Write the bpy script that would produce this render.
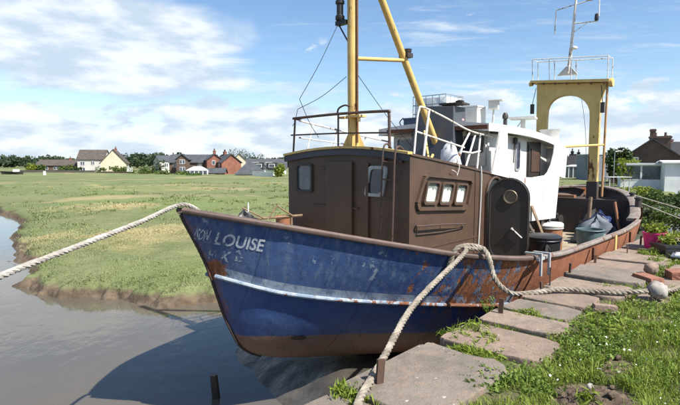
import bpy, bmesh, math, random
import numpy as np
from mathutils import Vector, Matrix
R = math.radians
random.seed(7); rng = np.random.default_rng(7)
scn = bpy.context.scene
for o in list(bpy.data.objects): bpy.data.objects.remove(o)

# ------------------------------------------------------------------ camera
cam_d = bpy.data.cameras.new('camera'); cam = bpy.data.objects.new('camera', cam_d)
scn.collection.objects.link(cam); scn.camera = cam
cam_d.sensor_width = 36; cam_d.lens = 36*500/680
cam_d.clip_start = .05; cam_d.clip_end = 9000
cam.location = (0, 0, 1.6)
cam.rotation_euler = (R(90)-math.atan(39.5/500), 0, 0)

# ------------------------------------------------------------------ sun and sky
SUN = Vector((.78, -.63, 1.19)).normalized()
sd = bpy.data.lights.new('sun', 'SUN'); sun = bpy.data.objects.new('sun', sd)
scn.collection.objects.link(sun)
sd.energy = 4.6; sd.angle = R(.53); sd.color = (1, .955, .88)
sun.rotation_euler = SUN.to_track_quat('Z', 'Y').to_euler(); sun.location = (20, 5, 30)
wd = bpy.data.worlds.new('World'); scn.world = wd; wd.use_nodes = True
wt = wd.node_tree; wt.nodes.clear()
def WN(t, **k):
    n = wt.nodes.new(t)
    for a, b in k.items(): setattr(n, a, b)
    return n
def wl(a, b): wt.links.new(a, b)
def wmath(op, a, b=None, c=None, clamp=False):
    n = WN('ShaderNodeMath', operation=op, use_clamp=clamp)
    for i, v in enumerate((a, b, c)):
        if v is None: continue
        if isinstance(v, (int, float)): n.inputs[i].default_value = v
        else: wl(v, n.inputs[i])
    return n.outputs[0]
sky = WN('ShaderNodeTexSky', sky_type='NISHITA', sun_disc=False)
sky.sun_elevation = math.asin(SUN.z); sky.sun_rotation = math.atan2(SUN.x, SUN.y)
sky.air_density = 1.0; sky.dust_density = .6; sky.ozone_density = 1.6
tc = WN('ShaderNodeTexCoord'); sep = WN('ShaderNodeSeparateXYZ'); wl(tc.outputs['Generated'], sep.inputs[0])
dx, dy, dz = sep.outputs
el = wmath('MAXIMUM', dz, 0.0)
az = wmath('ARCTAN2', dx, dy)
# clouds laid out on the dome: a high veil of cirrus, and cumulus banks low down
def wcomb(x, y, z):
    n = WN('ShaderNodeCombineXYZ')
    for i, v in enumerate((x, y, z)):
        if isinstance(v, (int, float)): n.inputs[i].default_value = v
        else: wl(v, n.inputs[i])
    return n.outputs[0]
def wnoise(vec, scale, detail=6, rough=.55, dist=0.):
    n = WN('ShaderNodeTexNoise'); n.inputs['Scale'].default_value = scale
    n.inputs['Detail'].default_value = min(detail, 5); n.inputs['Roughness'].default_value = rough
    n.inputs['Distortion'].default_value = dist; wl(vec, n.inputs['Vector']); return n.outputs['Fac']
def wramp(v, a, b):
    n = WN('ShaderNodeMapRange', interpolation_type='SMOOTHSTEP'); wl(v, n.inputs[0])
    n.inputs[1].default_value = a; n.inputs[2].default_value = b; return n.outputs[0]
inv = wmath('DIVIDE', 1.0, wmath('ADD', el, .13))
px_, py_ = wmath('MULTIPLY', dx, inv), wmath('MULTIPLY', dy, inv)
veil = wnoise(wcomb(wmath('MULTIPLY', px_, .55), py_, 3.1), 1.25, 9, .58, .5)
fine = wnoise(wcomb(wmath('ADD', wmath('MULTIPLY', px_, 1.0), wmath('MULTIPLY', py_, .9)), wmath('MULTIPLY', py_, 3.2), 8.0), 2.2, 8, .62, .9)
# a broad patch of cloud to the left, high up, thinning to the right (as the sky stands in the photograph)
big = wmath('SUBTRACT', 1.0, wmath('POWER', wmath('ADD', wmath('POWER', wmath('DIVIDE', wmath('ADD', az, .44), .30), 2.0), wmath('POWER', wmath('DIVIDE', wmath('SUBTRACT', el, .215), .105), 2.0)), .5))
bigm = wmath('MULTIPLY', wramp(wmath('ADD', big, wmath('MULTIPLY', wmath('SUBTRACT', veil, .5), 1.5)), -.06, .26), .95)
veilm = wmath('MULTIPLY', wramp(wmath('ADD', wmath('MULTIPLY', veil, .62), wmath('MULTIPLY', fine, .40)), .49, .72), .80)
cum = wnoise(wcomb(wmath('MULTIPLY', az, 3.0), wmath('MULTIPLY', el, 7.5), 1.7), 2.6, 10, .57, .25)
low = wmath('SUBTRACT', 1.0, wramp(el, .06, .19))
cumm = wramp(wmath('ADD', cum, wmath('MULTIPLY', wmath('SUBTRACT', low, .62), .34)), .465, .57)
hz = wmath('SUBTRACT', 1.0, wramp(el, .0, .12))
cov = wmath('MAXIMUM', wmath('MAXIMUM', wmath('MAXIMUM', bigm, veilm), wmath('MULTIPLY', cumm, .94)), wmath('MULTIPLY', hz, .85), clamp=True)
shade = wnoise(wcomb(wmath('MULTIPLY', az, 3.0), wmath('ADD', wmath('MULTIPLY', el, 9.0), .14), 5.2), 2.9, 7, .55)
cr = WN('ShaderNodeMix', data_type='RGBA'); wl(wramp(shade, .38, .62), cr.inputs['Factor'])
cr.inputs['A'].default_value = (3.5, 4.25, 5.1, 1); cr.inputs['B'].default_value = (5.55, 5.85, 6.15, 1)
hs_ = WN('ShaderNodeHueSaturation'); hs_.inputs['Saturation'].default_value = 1.12; hs_.inputs['Value'].default_value = 1.0
wl(sky.outputs[0], hs_.inputs['Color'])
mixc = WN('ShaderNodeMix', data_type='RGBA'); wl(cov, mixc.inputs['Factor'])
wl(hs_.outputs[0], mixc.inputs['A']); wl(cr.outputs['Result'], mixc.inputs['B'])
bg = WN('ShaderNodeBackground'); bg.inputs[1].default_value = .09
wl(mixc.outputs['Result'], bg.inputs[0])
wo = WN('ShaderNodeOutputWorld'); wl(bg.outputs[0], wo.inputs[0])
scn.view_settings.view_transform = 'Standard'; scn.view_settings.look = 'None'
scn.view_settings.exposure = 1.0; scn.view_settings.gamma = 1
scn.cycles.max_bounces = 4; scn.cycles.diffuse_bounces = 2; scn.cycles.glossy_bounces = 3; scn.cycles.transparent_max_bounces = 8
scn.cycles.use_adaptive_sampling = True; scn.cycles.adaptive_threshold = .02
wd.cycles.sampling_method = 'MANUAL'; wd.cycles.sample_map_resolution = 512
scn.cycles.use_denoising = True

# ------------------------------------------------------------------ mesh helpers
COL = scn.collection
class MB:
    def __init__(s): s.v = []; s.f = []; s.m = []
    def add(s, verts, faces, m=0):
        b = len(s.v); s.v += [tuple(p) for p in verts]
        s.f += [tuple(i+b for i in f) for f in faces]; s.m += [m]*len(faces); return s
    def box(s, a, b, m=0, rot=None, c=None):
        x0, y0, z0 = a; x1, y1, z1 = b
        vs = [Vector(p) for p in ((x0,y0,z0),(x1,y0,z0),(x1,y1,z0),(x0,y1,z0),(x0,y0,z1),(x1,y0,z1),(x1,y1,z1),(x0,y1,z1))]
        if rot is not None:
            c = Vector(c) if c is not None else (Vector(a)+Vector(b))/2
            M = Matrix.Rotation(rot[1], 3, rot[0]); vs = [M@(p-c)+c for p in vs]
        return s.add(vs, [(3,2,1,0),(4,5,6,7),(0,1,5,4),(1,2,6,5),(2,3,7,6),(3,0,4,7)], m)
    def tube(s, pts, r, n=8, m=0, caps=True, closed=False):
        pts = [Vector(p) for p in pts]; k = len(pts)
        rs = r if isinstance(r, (list, tuple)) else [r]*k
        up = Vector((0, 0, 1)); rings = []; prev = None
        for i, p in enumerate(pts):
            if closed: t = pts[(i+1) % k]-pts[i-1]
            else: t = pts[min(i+1, k-1)]-pts[max(i-1, 0)]
            t.normalize()
            if prev is None:
                a = t.cross(up)
                if a.length < .01: a = t.cross(Vector((1, 0, 0)))
            else:
                a = prev-t*prev.dot(t)
            a.normalize(); prev = a; b = t.cross(a)
            rings.append([p+a*(math.cos(2*math.pi*j/n)*rs[i])+b*(math.sin(2*math.pi*j/n)*rs[i]) for j in range(n)])
        vs = [q for g in rings for q in g]; fs = []
        for i in range(k if closed else k-1):
            A = i*n; B = ((i+1) % k)*n
            for j in range(n): fs.append((A+j, A+(j+1) % n, B+(j+1) % n, B+j))
        if caps and not closed:
            fs.append(tuple(range(n-1, -1, -1))); fs.append(tuple((k-1)*n+j for j in range(n)))
        return s.add(vs, fs, m)
    def bar(s, p, q, r, n=8, m=0, r2=None): return s.tube([p, q], [r, r if r2 is None else r2], n, m)
    def prism(s, poly, fn, t0, t1, m=0):
        """poly of 2-D points (anticlockwise seen from +t); fn(a, b, t) -> point"""
        k = len(poly)
        vs = [fn(a, b, t0) for a, b in poly]+[fn(a, b, t1) for a, b in poly]
        fs = [tuple(range(k-1, -1, -1)), tuple(range(k, 2*k))]+[(i, (i+1) % k, k+(i+1) % k, k+i) for i in range(k)]
        return s.add(vs, fs, m)
    def lathe(s, prof, c, n=16, m=0, axis='z', rot=None):
        """prof: list of (radius, height)"""
        c = Vector(c); vs = []; fs = []
        for r, h in prof:
            for j in range(n):
                a = 2*math.pi*j/n; p = Vector((r*math.cos(a), r*math.sin(a), h))
                if rot is not None: p = rot@p
                vs.append(c+p)
        for i in range(len(prof)-1):
            for j in range(n): fs.append((i*n+j, i*n+(j+1) % n, (i+1)*n+(j+1) % n, (i+1)*n+j))
        fs.append(tuple(range(n-1, -1, -1))); fs.append(tuple((len(prof)-1)*n+j for j in range(n)))
        return s.add(vs, fs, m)
    def build(s, name, mats, parent=None, smooth=False, bevel=0, fix=True):
        me = bpy.data.meshes.new(name); me.from_pydata(s.v, [], s.f)
        mats = mats if isinstance(mats, (list, tuple)) else [mats]
        for x in mats: me.materials.append(x)
        me.polygons.foreach_set('material_index', s.m)
        if fix:
            bm = bmesh.new(); bm.from_mesh(me); bmesh.ops.recalc_face_normals(bm, faces=bm.faces)
            if bevel:
                bmesh.ops.bevel(bm, geom=[e for e in bm.edges if e.is_manifold and e.calc_face_angle(0) > .5], offset=bevel, segments=2, affect='EDGES', profile=.6)
            bm.to_mesh(me); bm.free()
        if smooth: me.shade_smooth(); me.set_sharp_from_angle(angle=R(40))
        me.update()
        o = bpy.data.objects.new(name, me); COL.objects.link(o)
        if parent is not None: o.parent = parent
        return o
def empty(name, loc=(0, 0, 0), rz=0):
    o = bpy.data.objects.new(name, None); COL.objects.link(o); o.location = loc; o.rotation_euler = (0, 0, rz)
    o.empty_display_size = .2; return o
def tag(o, label=None, cat=None, group=None, kind=None):
    for k, v in (('label', label), ('category', cat), ('group', group), ('kind', kind)):
        if v: o[k] = v
    return o
def interp(xs, ys):
    """smooth monotone curve through points"""
    xs = np.array(xs, float); ys = np.array(ys, float); h = np.diff(xs); d = np.diff(ys)/h
    m = np.zeros(len(xs)); m[0] = d[0]; m[-1] = d[-1]
    for i in range(1, len(xs)-1):
        if d[i-1]*d[i] > 0:
            w1 = 2*h[i]+h[i-1]; w2 = h[i]+2*h[i-1]; m[i] = (w1+w2)/(w1/d[i-1]+w2/d[i])
    def f(x):
        x = min(max(x, xs[0]), xs[-1]); i = min(max(int(np.searchsorted(xs, x))-1, 0), len(h)-1)
        t = (x-xs[i])/h[i]; t2 = t*t; t3 = t2*t
        return float((2*t3-3*t2+1)*ys[i]+(t3-2*t2+t)*h[i]*m[i]+(-2*t3+3*t2)*ys[i+1]+(t3-t2)*h[i]*m[i+1])
    return f
def spline(pts, n=12):
    """catmull-rom through points"""
    P = [Vector(p) for p in pts]; P = [P[0]*2-P[1]]+P+[P[-1]*2-P[-2]]; out = []
    for i in range(1, len(P)-2):
        for k in range(n):
            t = k/n; a, b, c, d = P[i-1], P[i], P[i+1], P[i+2]
            out.append(.5*((2*b)+(c-a)*t+(2*a-5*b+4*c-d)*t*t+(3*b-a-3*c+d)*t**3))
    out.append(P[-2]); return out
def vnoise(x, y, seed=0):
    """cheap smooth 2-D value noise for numpy arrays"""
    x = np.asarray(x, float); y = np.asarray(y, float)
    xi = np.floor(x).astype(int); yi = np.floor(y).astype(int); xf = x-xi; yf = y-yi
    u = xf*xf*(3-2*xf); v = yf*yf*(3-2*yf)
    def h(a, b):
        n = (a*374761393+b*668265263+seed*1442695) & 0x7fffffff
        n = (n ^ (n >> 13))*1274126177 & 0x7fffffff
        return ((n ^ (n >> 16)) & 0xffff)/65535.
    return (h(xi, yi)*(1-u)+h(xi+1, yi)*u)*(1-v)+(h(xi, yi+1)*(1-u)+h(xi+1, yi+1)*u)*v
def fbm(x, y, seed=0, o=4):
    s = 0; a = .5
    for i in range(o): s = s+a*vnoise(np.asarray(x)*2**i, np.asarray(y)*2**i, seed+i*17); a *= .5
    return s/.9375

# ------------------------------------------------------------------ materials
class NT:
    def __init__(s, name):
        s.mat = bpy.data.materials.new(name); s.mat.use_nodes = True; s.t = s.mat.node_tree
        s.b = s.t.nodes['Principled BSDF']; s.tc = s.n('ShaderNodeTexCoord')
    def n(s, t, **k):
        x = s.t.nodes.new(t)
        for a, b in k.items(): setattr(x, a, b)
        return x
    def l(s, a, b): s.t.links.new(a, b)
    def setin(s, sock, v):
        if isinstance(v, (int, float)): sock.default_value = v
        elif isinstance(v, tuple): sock.default_value = (*v, 1) if len(v) == 3 and sock.type == 'RGBA' else v
        else: s.l(v, sock)
    def mapping(s, vec, scale): 
        m = s.n('ShaderNodeMapping'); s.l(vec, m.inputs[0]); m.inputs['Scale'].default_value = scale; return m.outputs[0]
    def noise(s, scale, detail=5, rough=.6, vec=None, dist=0, out='Fac'):
        x = s.n('ShaderNodeTexNoise'); x.inputs['Scale'].default_value = scale; x.inputs['Detail'].default_value = min(detail, 4.5)
        x.inputs['Roughness'].default_value = rough; x.inputs['Distortion'].default_value = dist
        s.l(vec if vec is not None else s.tc.outputs['Object'], x.inputs['Vector']); return x.outputs[out]
    def ramp(s, v, a, b, lo=0., hi=1.):
        x = s.n('ShaderNodeMapRange', interpolation_type='SMOOTHSTEP'); s.setin(x.inputs[0], v)
        for i, q in zip((1, 2, 3, 4), (a, b, lo, hi)): x.inputs[i].default_value = q
        return x.outputs[0]
    def math(s, op, a, b=None, clamp=False):
        x = s.n('ShaderNodeMath', operation=op, use_clamp=clamp); s.setin(x.inputs[0], a)
        if b is not None: s.setin(x.inputs[1], b)
        return x.outputs[0]
    def mix(s, f, a, b):
        x = s.n('ShaderNodeMix', data_type='RGBA'); s.setin(x.inputs['Factor'], f)
        s.setin(x.inputs['A'], a); s.setin(x.inputs['B'], b); return x.outputs['Result']
    def bump(s, h, strength=.3, dist=.01, prev=None):
        x = s.n('ShaderNodeBump'); x.inputs['Strength'].default_value = strength; x.inputs['Distance'].default_value = dist
        s.l(h, x.inputs['Height'])
        if prev is not None: s.l(prev, x.inputs['Normal'])
        return x.outputs[0]
    def attr(s, name):
        x = s.n('ShaderNodeAttribute'); x.attribute_name = name; return x
    def out(s, col, rough=.7, metal=0., normal=None, spec=.5):
        s.setin(s.b.inputs['Base Color'], col); s.setin(s.b.inputs['Roughness'], rough); s.setin(s.b.inputs['Metallic'], metal)
        s.b.inputs['Specular IOR Level'].default_value = spec
        if normal is not None: s.l(normal, s.b.inputs['Normal'])
        return s.mat
RUST1, RUST2 = (.20, .072, .026), (.075, .030, .016)
def paint(name, c, c2=None, scale=4., rough=.5, rust=0., rscale=3., bump=.15, bscale=60., grime=.35, metal=0., streak=True):
    """aged paint: two tones, dirt, and rust breaking through (rust = share of surface)"""
    t = NT(name); c2 = c2 or tuple(x*.72 for x in c)
    col = t.mix(t.ramp(t.noise(scale, 6, .65), .35, .68), c, c2)
    if grime:
        v = t.mapping(t.tc.outputs['Object'], (6, 6, .9)) if streak else t.tc.outputs['Object']
        g = t.ramp(t.noise(3.1, 6, .7, v), .50, .85, 0, grime)
        col = t.mix(g, col, (.10, .075, .052))
    r = rough; h = t.noise(bscale, 4, .6)
    if rust:
        v = t.mapping(t.tc.outputs['Object'], (1.7, 1.7, .42))
        m = t.ramp(t.math('ADD', t.noise(rscale, 9, .68, v), rust*.32-.16), .55, .61)
        rc = t.mix(t.ramp(t.noise(14, 6, .7), .35, .65), RUST1, RUST2)
        col = t.mix(m, col, rc); r = t.ramp(m, 0, 1, rough, .9); h = t.math('ADD', h, t.math('MULTIPLY', m, -.8))
    return t.out(col, r, metal, t.bump(h, bump, .006))
def plain(name, c, rough=.6, metal=0., var=.25, scale=12., bump=.1, spec=.5):
    t = NT(name); col = t.mix(t.ramp(t.noise(scale, 5, .6), .3, .7), c, tuple(x*(1-var) for x in c))
    return t.out(col, rough, metal, t.bump(t.noise(scale*6, 4, .6), bump, .005), spec)
def glass(name, c=(.03, .04, .05), rough=.06):
    t = NT(name); n = t.noise(3, 3, .5)
    return t.out(t.mix(t.ramp(t.noise(7, 4, .6), .4, .75, 0, .5), c, tuple(x*2+.04 for x in c)), t.ramp(n, .3, .7, rough, rough+.12), 0, t.bump(n, .05, .01), .8)
M = {}
M['brown'] = paint('brown_paint', (.082, .047, .030), (.062, .037, .025), 2.5, .5, .22, 4, .3, grime=.55)
M['brown_frame'] = paint('brown_frame_paint', (.092, .055, .036), None, 5, .5, .2, 5)
M['darkbrown'] = paint('dark_brown_paint', (.033, .026, .022), (.024, .019, .016), 3, .5, .05, 5)
M['white'] = paint('white_paint', (.68, .67, .64), (.60, .585, .545), 3, .42, .10, 3.4, .12, grime=.22)
M['wingwhite'] = paint('rust_streaked_white', (.66, .65, .62), (.57, .545, .50), 3, .42, .34, 2.6, .2, grime=.45)
M['cream'] = paint('cream_paint', (.60, .57, .50), (.46, .43, .37), 4, .5, .35, 4, grime=.5)
M['yellow'] = paint('yellow_paint', (.64, .45, .16), (.54, .36, .11), 3, .5, .34, 3.2, .15, grime=.4)
M['pale_yellow'] = paint('pale_yellow_paint', (.66, .46, .16), (.56, .38, .12), 2.4, .55, .22, 2.2, .15, grime=.45)
M['derrick'] = paint('tan_derrick_paint', (.45, .26, .11), (.36, .19, .08), 4, .6, .4, 4)
M['rust'] = paint('rusted_steel', (.17, .066, .03), (.075, .035, .02), 5, .85, .5, 5, .4)
M['rustpost'] = paint('rusted_yellow_post', (.66, .46, .16), (.56, .38, .12), 2.4, .55, .50, 2.6, .3, grime=.45)
M['white_rail'] = paint('white_rail_paint', (.72, .70, .66), (.6, .56, .5), 9, .5, .42, 9, .15)
M['dark_rail'] = paint('dark_rail_paint', (.055, .042, .038), (.09, .045, .03), 9, .6, .3, 9, .2)
M['grey'] = paint('grey_paint', (.36, .37, .37), (.27, .28, .28), 5, .5, .2, 5)
M['lightgrey'] = paint('light_grey_panel', (.55, .55, .52), (.45, .45, .42), 3, .5, .15, 5)
M['funnel'] = paint('slate_grey_paint', (.055, .062, .075), (.042, .047, .055), 2, .55, .0, 4)
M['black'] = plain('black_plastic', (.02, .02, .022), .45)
M['blacksteel'] = paint('black_steel', (.028, .026, .025), (.045, .035, .03), 6, .55, .15, 6)
M['cap'] = paint('worn_timber_cap', (.125, .085, .07), (.085, .055, .045), 6, .7, .15, 5, .35)
M['greycap'] = paint('grey_cap', (.22, .19, .165), (.15, .12, .10), 6, .75, .45, 5, .3)
M['deck'] = paint('sandy_deck', (.34, .28, .19), (.24, .19, .13), 2.2, .85, .0, 4, .35, grime=.55, streak=False)
M['darkinside'] = paint('shade_dark_bulwark', (.045, .034, .030), (.065, .042, .032), 3, .7, .35, 3, .3)  # dark colour carries the shade inside the stern bulwark
M['glass'] = glass('window_glass', (.05, .065, .085))
M['paleglass'] = glass('dusty_glass', (.14, .16, .15), .12)
M['navyglass'] = glass('navy_glass', (.012, .017, .035))
M['curtain'] = plain('pale_blind', (.55, .57, .52), .7, 0, .3, 5)
M['brass'] = plain('dull_brass', (.16, .13, .09), .5, .4)
M['galv'] = plain('galvanised_wire', (.42, .43, .44), .4, .7, .2, 8)
M['tank'] = plain('white_polythene', (.74, .76, .77), .4, 0, .08, 3)
M['blue_plastic'] = plain('blue_plastic', (.018, .035, .085), .45)
M['pink'] = plain('faded_pink_plastic', (.65, .25, .28), .5)
M['magenta'] = plain('magenta_plastic', (.62, .025, .20), .4)
M['teal'] = plain('faded_teal_plastic', (.10, .155, .165), .5)
M['darkblue'] = plain('dark_blue_pot', (.02, .035, .12), .35)
M['wood'] = paint('weathered_wood', (.24, .16, .095), (.15, .10, .06), 7, .8, 0, 4, .35)
M['redbrown'] = paint('orange_brown_crate', (.28, .12, .055), (.2, .09, .045), 5, .7, .2, 5)
M['tarp'] = plain('grey_blue_tarpaulin', (.13, .15, .18), .6, 0, .35, 4, .3)
M['plastic_sheet'] = plain('crumpled_white_sheet', (.62, .64, .66), .45, 0, .25, 6, .3)
M['pegrust'] = paint('dark_rusty_iron', (.085, .045, .03), (.05, .03, .022), 9, .85, .3, 9, .4)
M['wire'] = plain('stay_wire', (.06, .06, .065), .5, .5)
M['concrete'] = plain('weathered_concrete', (.33, .30, .27), .9, 0, .35, 9, .5)
M['brickred'] = plain('red_brick', (.30, .13, .085), .9, 0, .4, 14, .5)

def hull_material():
    t = NT('weathered_hull_paint'); uv = t.n('ShaderNodeUVMap'); uv.uv_map = 'hull'
    s = t.n('ShaderNodeSeparateXYZ'); t.l(uv.outputs[0], s.inputs[0]); X, Z = s.outputs[0], s.outputs[1]
    uv2 = t.n('ShaderNodeUVMap'); uv2.uv_map = 'strake'
    s2 = t.n('ShaderNodeSeparateXYZ'); t.l(uv2.outputs[0], s2.inputs[0]); ZS = s2.outputs[1]; ZT = s2.outputs[0]
    P = t.tc.outputs['Object']
    streakv = t.mapping(P, (5.5, 5.5, .55)); midv = t.mapping(P, (1, 1, .8))
    big = t.noise(1.1, 6, .6, P)
    blue = t.mix(t.ramp(t.noise(1.6, 7, .66, midv, .4), .33, .68), (.030, .066, .185), (.062, .105, .225))
    # chalky fading in vertical runs
    chalk = t.ramp(t.noise(2.1, 7, .68, streakv), .44, .72, 0, .62)
    blue = t.mix(chalk, blue, (.15, .19, .26))
    lower = t.mix(t.ramp(t.noise(2.5, 6, .65, P, .3), .3, .7), (.028, .070, .21), (.052, .102, .245))  # lower plating coloured brighter, for light thrown up off the water
    above = t.ramp(ZS, -.02, .02)
    col = t.mix(above, lower, blue)
    # pale stripe just above the rubbing strake
    st = t.math('MULTIPLY', t.ramp(ZS, -.03, -.015), t.ramp(ZS, .085, .10, 1, 0))
    st = t.math('MULTIPLY', st, t.ramp(t.noise(5, 8, .7, midv), .38, .58, .30, .85))
    col = t.mix(st, col, (.34, .40, .45))
    # old paint showing: pale blue and white flakes, more of them aft
    fl = t.math('ADD', t.noise(4.2, 10, .72, midv), t.ramp(X, 0, 4.5, -.012, .08))
    flm = t.math('MULTIPLY', t.ramp(fl, .615, .645), t.ramp(ZS, .1, .25))
    col = t.mix(flm, col, t.mix(t.noise(30, 3, .5), (.30, .36, .40), (.16, .23, .32)))
    fade = t.math('MULTIPLY', t.ramp(X, 2.5, 3.9), t.ramp(ZS, .0, .15))
    col = t.mix(t.math('MULTIPLY', fade, t.ramp(t.noise(3, 6, .6, streakv), .35, .6, .15, .8)), col, (.22, .27, .31))
    # red-brown boot topping
    boot = t.ramp(t.math('ADD', t.math('ADD', Z, t.math('MULTIPLY', X, .125)), t.math('MULTIPLY', t.noise(6, 5, .6), .05)), -.385, -.365, 1, 0)
    bcol = t.mix(t.ramp(t.noise(3.2, 8, .7, midv), .36, .66), (.25, .125, .095), (.20, .145, .11))
    bcol = t.mix(t.ramp(t.noise(1.7, 6, .7, streakv), .54, .74, 0, .6), bcol, (.045, .03, .025))
    col = t.mix(boot, col, bcol)
    # rust: streaks running down from the cap, scabs, and a heavy area aft
    aft = t.ramp(X, 1.5, 3.4, -.055, .155)
    aft2 = t.ramp(X, 3.9, 4.3, 0, .22)
    fwd = t.ramp(X, .0, 1.2, .015, -.03)
    n1 = t.noise(1.35, 8, .68, streakv, .25)
    n2 = t.noise(3.3, 10, .70, midv, .3)
    rr = t.math('ADD', t.math('ADD', t.math('MULTIPLY', n1, .74), t.math('MULTIPLY', n2, .30)), t.math('ADD', t.math('ADD', aft, aft2), fwd))
    rm = t.math('MULTIPLY', t.ramp(rr, .575, .635), t.ramp(ZS, -.25, -.02, .25, 1))
    # the rust scab beside the stem, on the stripe
    dxx = t.math('DIVIDE', t.math('SUBTRACT', X, .36), .085); dzz = t.math('DIVIDE', t.math('SUBTRACT', ZS, .04), .15)
    dd = t.math('POWER', t.math('ADD', t.math('MULTIPLY', dxx, dxx), t.math('MULTIPLY', dzz, dzz)), .5)
    scab = t.ramp(t.math('ADD', dd, t.math('MULTIPLY', t.noise(9, 8, .7), 1.5)), 1.45, 1.75, 1, 0)
    rm = t.math('MAXIMUM', rm, scab)
    # stem edge rust
    stem = t.ramp(t.math('ADD', ZT, t.math('MULTIPLY', t.noise(5, 7, .7), .12)), .055, .10, .85, 0)
    rm = t.math('MAXIMUM', rm, t.math('MULTIPLY', stem, t.ramp(t.noise(2.5, 5, .6), .42, .6)))
    rcol = t.mix(t.ramp(t.noise(5, 8, .7, streakv), .34, .66), (.34, .125, .045), (.13, .05, .025))
    rcol = t.mix(t.math('MULTIPLY', aft2, 3.2), rcol, t.mix(t.ramp(t.noise(4, 7, .7, midv), .35, .7), (.36, .13, .062), (.20, .075, .04)))
    col = t.mix(rm, col, rcol)
    # dark drips under the cap and along plate seams
    drip = t.ramp(t.noise(2.4, 6, .7, t.mapping(P, (9, 9, .4))), .55, .72, 0, .6)
    col = t.mix(drip, col, (.022, .02, .022))
    h = t.math('ADD', t.math('MULTIPLY', t.noise(1.3, 3, .5), 1.6), t.math('MULTIPLY', t.noise(34, 5, .7), .12))
    h = t.math('ADD', h, t.math('MULTIPLY', rm, -.08))
    # vertical plate butts
    seam = t.math('ABSOLUTE', t.math('SUBTRACT', t.math('FRACT', t.math('DIVIDE', X, 1.22)), .5))
    h = t.math('ADD', h, t.ramp(seam, 0, .012, -.35, 0))
    return t.out(col, t.ramp(rm, 0, 1, .36, .9), 0, t.bump(h, .6, .045))
M['hull'] = hull_material()
def strake_material():
    t = NT('worn_white_strake'); P = t.tc.outputs['Object']
    col = t.mix(t.ramp(t.noise(5, 8, .7), .42, .6), (.30, .34, .37), (.16, .21, .28))
    s = t.n('ShaderNodeSeparateXYZ'); t.l(P, s.inputs[0])
    rr = t.math('ADD', t.noise(6, 9, .7), t.ramp(s.outputs[0], .8, 3.2, -.03, .14))
    m = t.ramp(rr, .56, .62)
    return t.out(t.mix(m, col, t.mix(t.noise(20, 4, .6), RUST1, RUST2)), .75, 0, t.bump(t.noise(40, 4, .6), .2, .005))
M['strake'] = strake_material()
def letter_material():
    t = NT('flaked_white_lettering'); n = t.noise(16, 9, .75)
    t.setin(t.b.inputs['Alpha'], t.ramp(n, .39, .47, .12, 1))
    return t.out(t.mix(t.noise(9, 5, .6), (.58, .62, .64), (.36, .42, .48)), .6)
M['letter'] = letter_material()
def letter_faint():
    t = NT('almost_gone_lettering'); n = t.noise(13, 9, .75)
    t.setin(t.b.inputs['Alpha'], t.ramp(n, .49, .56, .05, .85))
    return t.out((.42, .48, .52), .6)
M['letter2'] = letter_faint()
def rope_material(name, c1, c2):
    t = NT(name); P = t.tc.outputs['Object']
    col = t.mix(t.ramp(t.noise(7, 6, .7), .35, .65), c1, c2)
    col = t.mix(t.ramp(t.noise(2.2, 5, .7), .52, .72, 0, .75), col, (.10, .075, .05))
    return t.out(col, .9, 0, t.bump(t.noise(160, 4, .7), .6, .006), .2)
M['rope'] = rope_material('dirty_white_rope', (.33, .295, .24), (.185, .155, .12))
M['rope_clean'] = rope_material('pale_rope', (.42, .395, .35), (.28, .255, .22))

# ------------------------------------------------------------------ layout: boat and quay axis
DA = np.array([.674, .739]); DA = DA/np.hypot(*DA); NA = np.array([-DA[1], DA[0]]); OA = np.array([-1.747, 5.485])
BROT = math.atan2(DA[1], DA[0])
def LW(x, y, z=0.):
    p = OA+DA*x+NA*y; return Vector((p[0], p[1], z))
def WL(X, Y):
    qx = X-OA[0]; qy = Y-OA[1]; return qx*DA[0]+qy*DA[1], qx*NA[0]+qy*NA[1]
WATER = -1.75
EDGE = -2.62

# ------------------------------------------------------------------ ground materials
def marsh_colour(t, P):
    n1 = t.noise(.16, 4, .6, P, .6); n2 = t.noise(.055, 4, .6, t.mapping(P, (.55, 1, 1)), .5)
    g = t.mix(t.ramp(n1, .36, .62), (.118, .142, .058), (.160, .170, .082))
    g = t.mix(t.ramp(n2, .46, .60, 0, .9), g, (.142, .178, .068))
    g = t.mix(t.ramp(t.noise(.10, 5, .66, t.mapping(P, (.5, 1, 1)), .9), .53, .64, 0, .85), g, (.29, .245, .125))
    return t.mix(t.ramp(t.noise(1.1, 5, .7, P), .45, .72, 0, .22), g, (.080, .100, .042))
def marsh_material():
    t = NT('saltmarsh_ground'); P = t.tc.outputs['Object']; g = marsh_colour(t, P)
    s = t.n('ShaderNodeSeparateXYZ'); t.l(P, s.inputs[0])
    mud = t.ramp(t.math('ADD', s.outputs[2], t.math('MULTIPLY', t.noise(2.5, 6, .7), .30)), -1.46, -1.32, 1, 0)
    mc = t.mix(t.ramp(t.noise(3, 7, .7), .35, .65), (.135, .102, .070), (.075, .056, .040))
    return t.out(t.mix(mud, g, mc), .92, 0, t.bump(t.noise(5, 8, .7), .6, .08), .15)
M['marsh'] = marsh_material()
def soil_material():
    t = NT('quay_soil_and_turf'); P = t.tc.outputs['Object']
    g = t.mix(t.ramp(t.noise(2.2, 7, .66), .4, .62), (.075, .095, .028), (.14, .11, .075))
    g = t.mix(t.ramp(t.noise(17, 5, .7), .5, .7, 0, .6), g, (.055, .06, .022))
    return t.out(g, .95, 0, t.bump(t.noise(22, 7, .7), .8, .03), .15)
M['soil'] = soil_material()
def dirt_material():
    t = NT('loose_brown_earth')
    g = t.mix(t.ramp(t.noise(9, 8, .72), .38, .62), (.155, .115, .085), (.085, .062, .045))
    return t.out(g, .95, 0, t.bump(t.noise(28, 8, .75), 1., .03), .15)
M['dirt'] = dirt_material()
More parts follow.
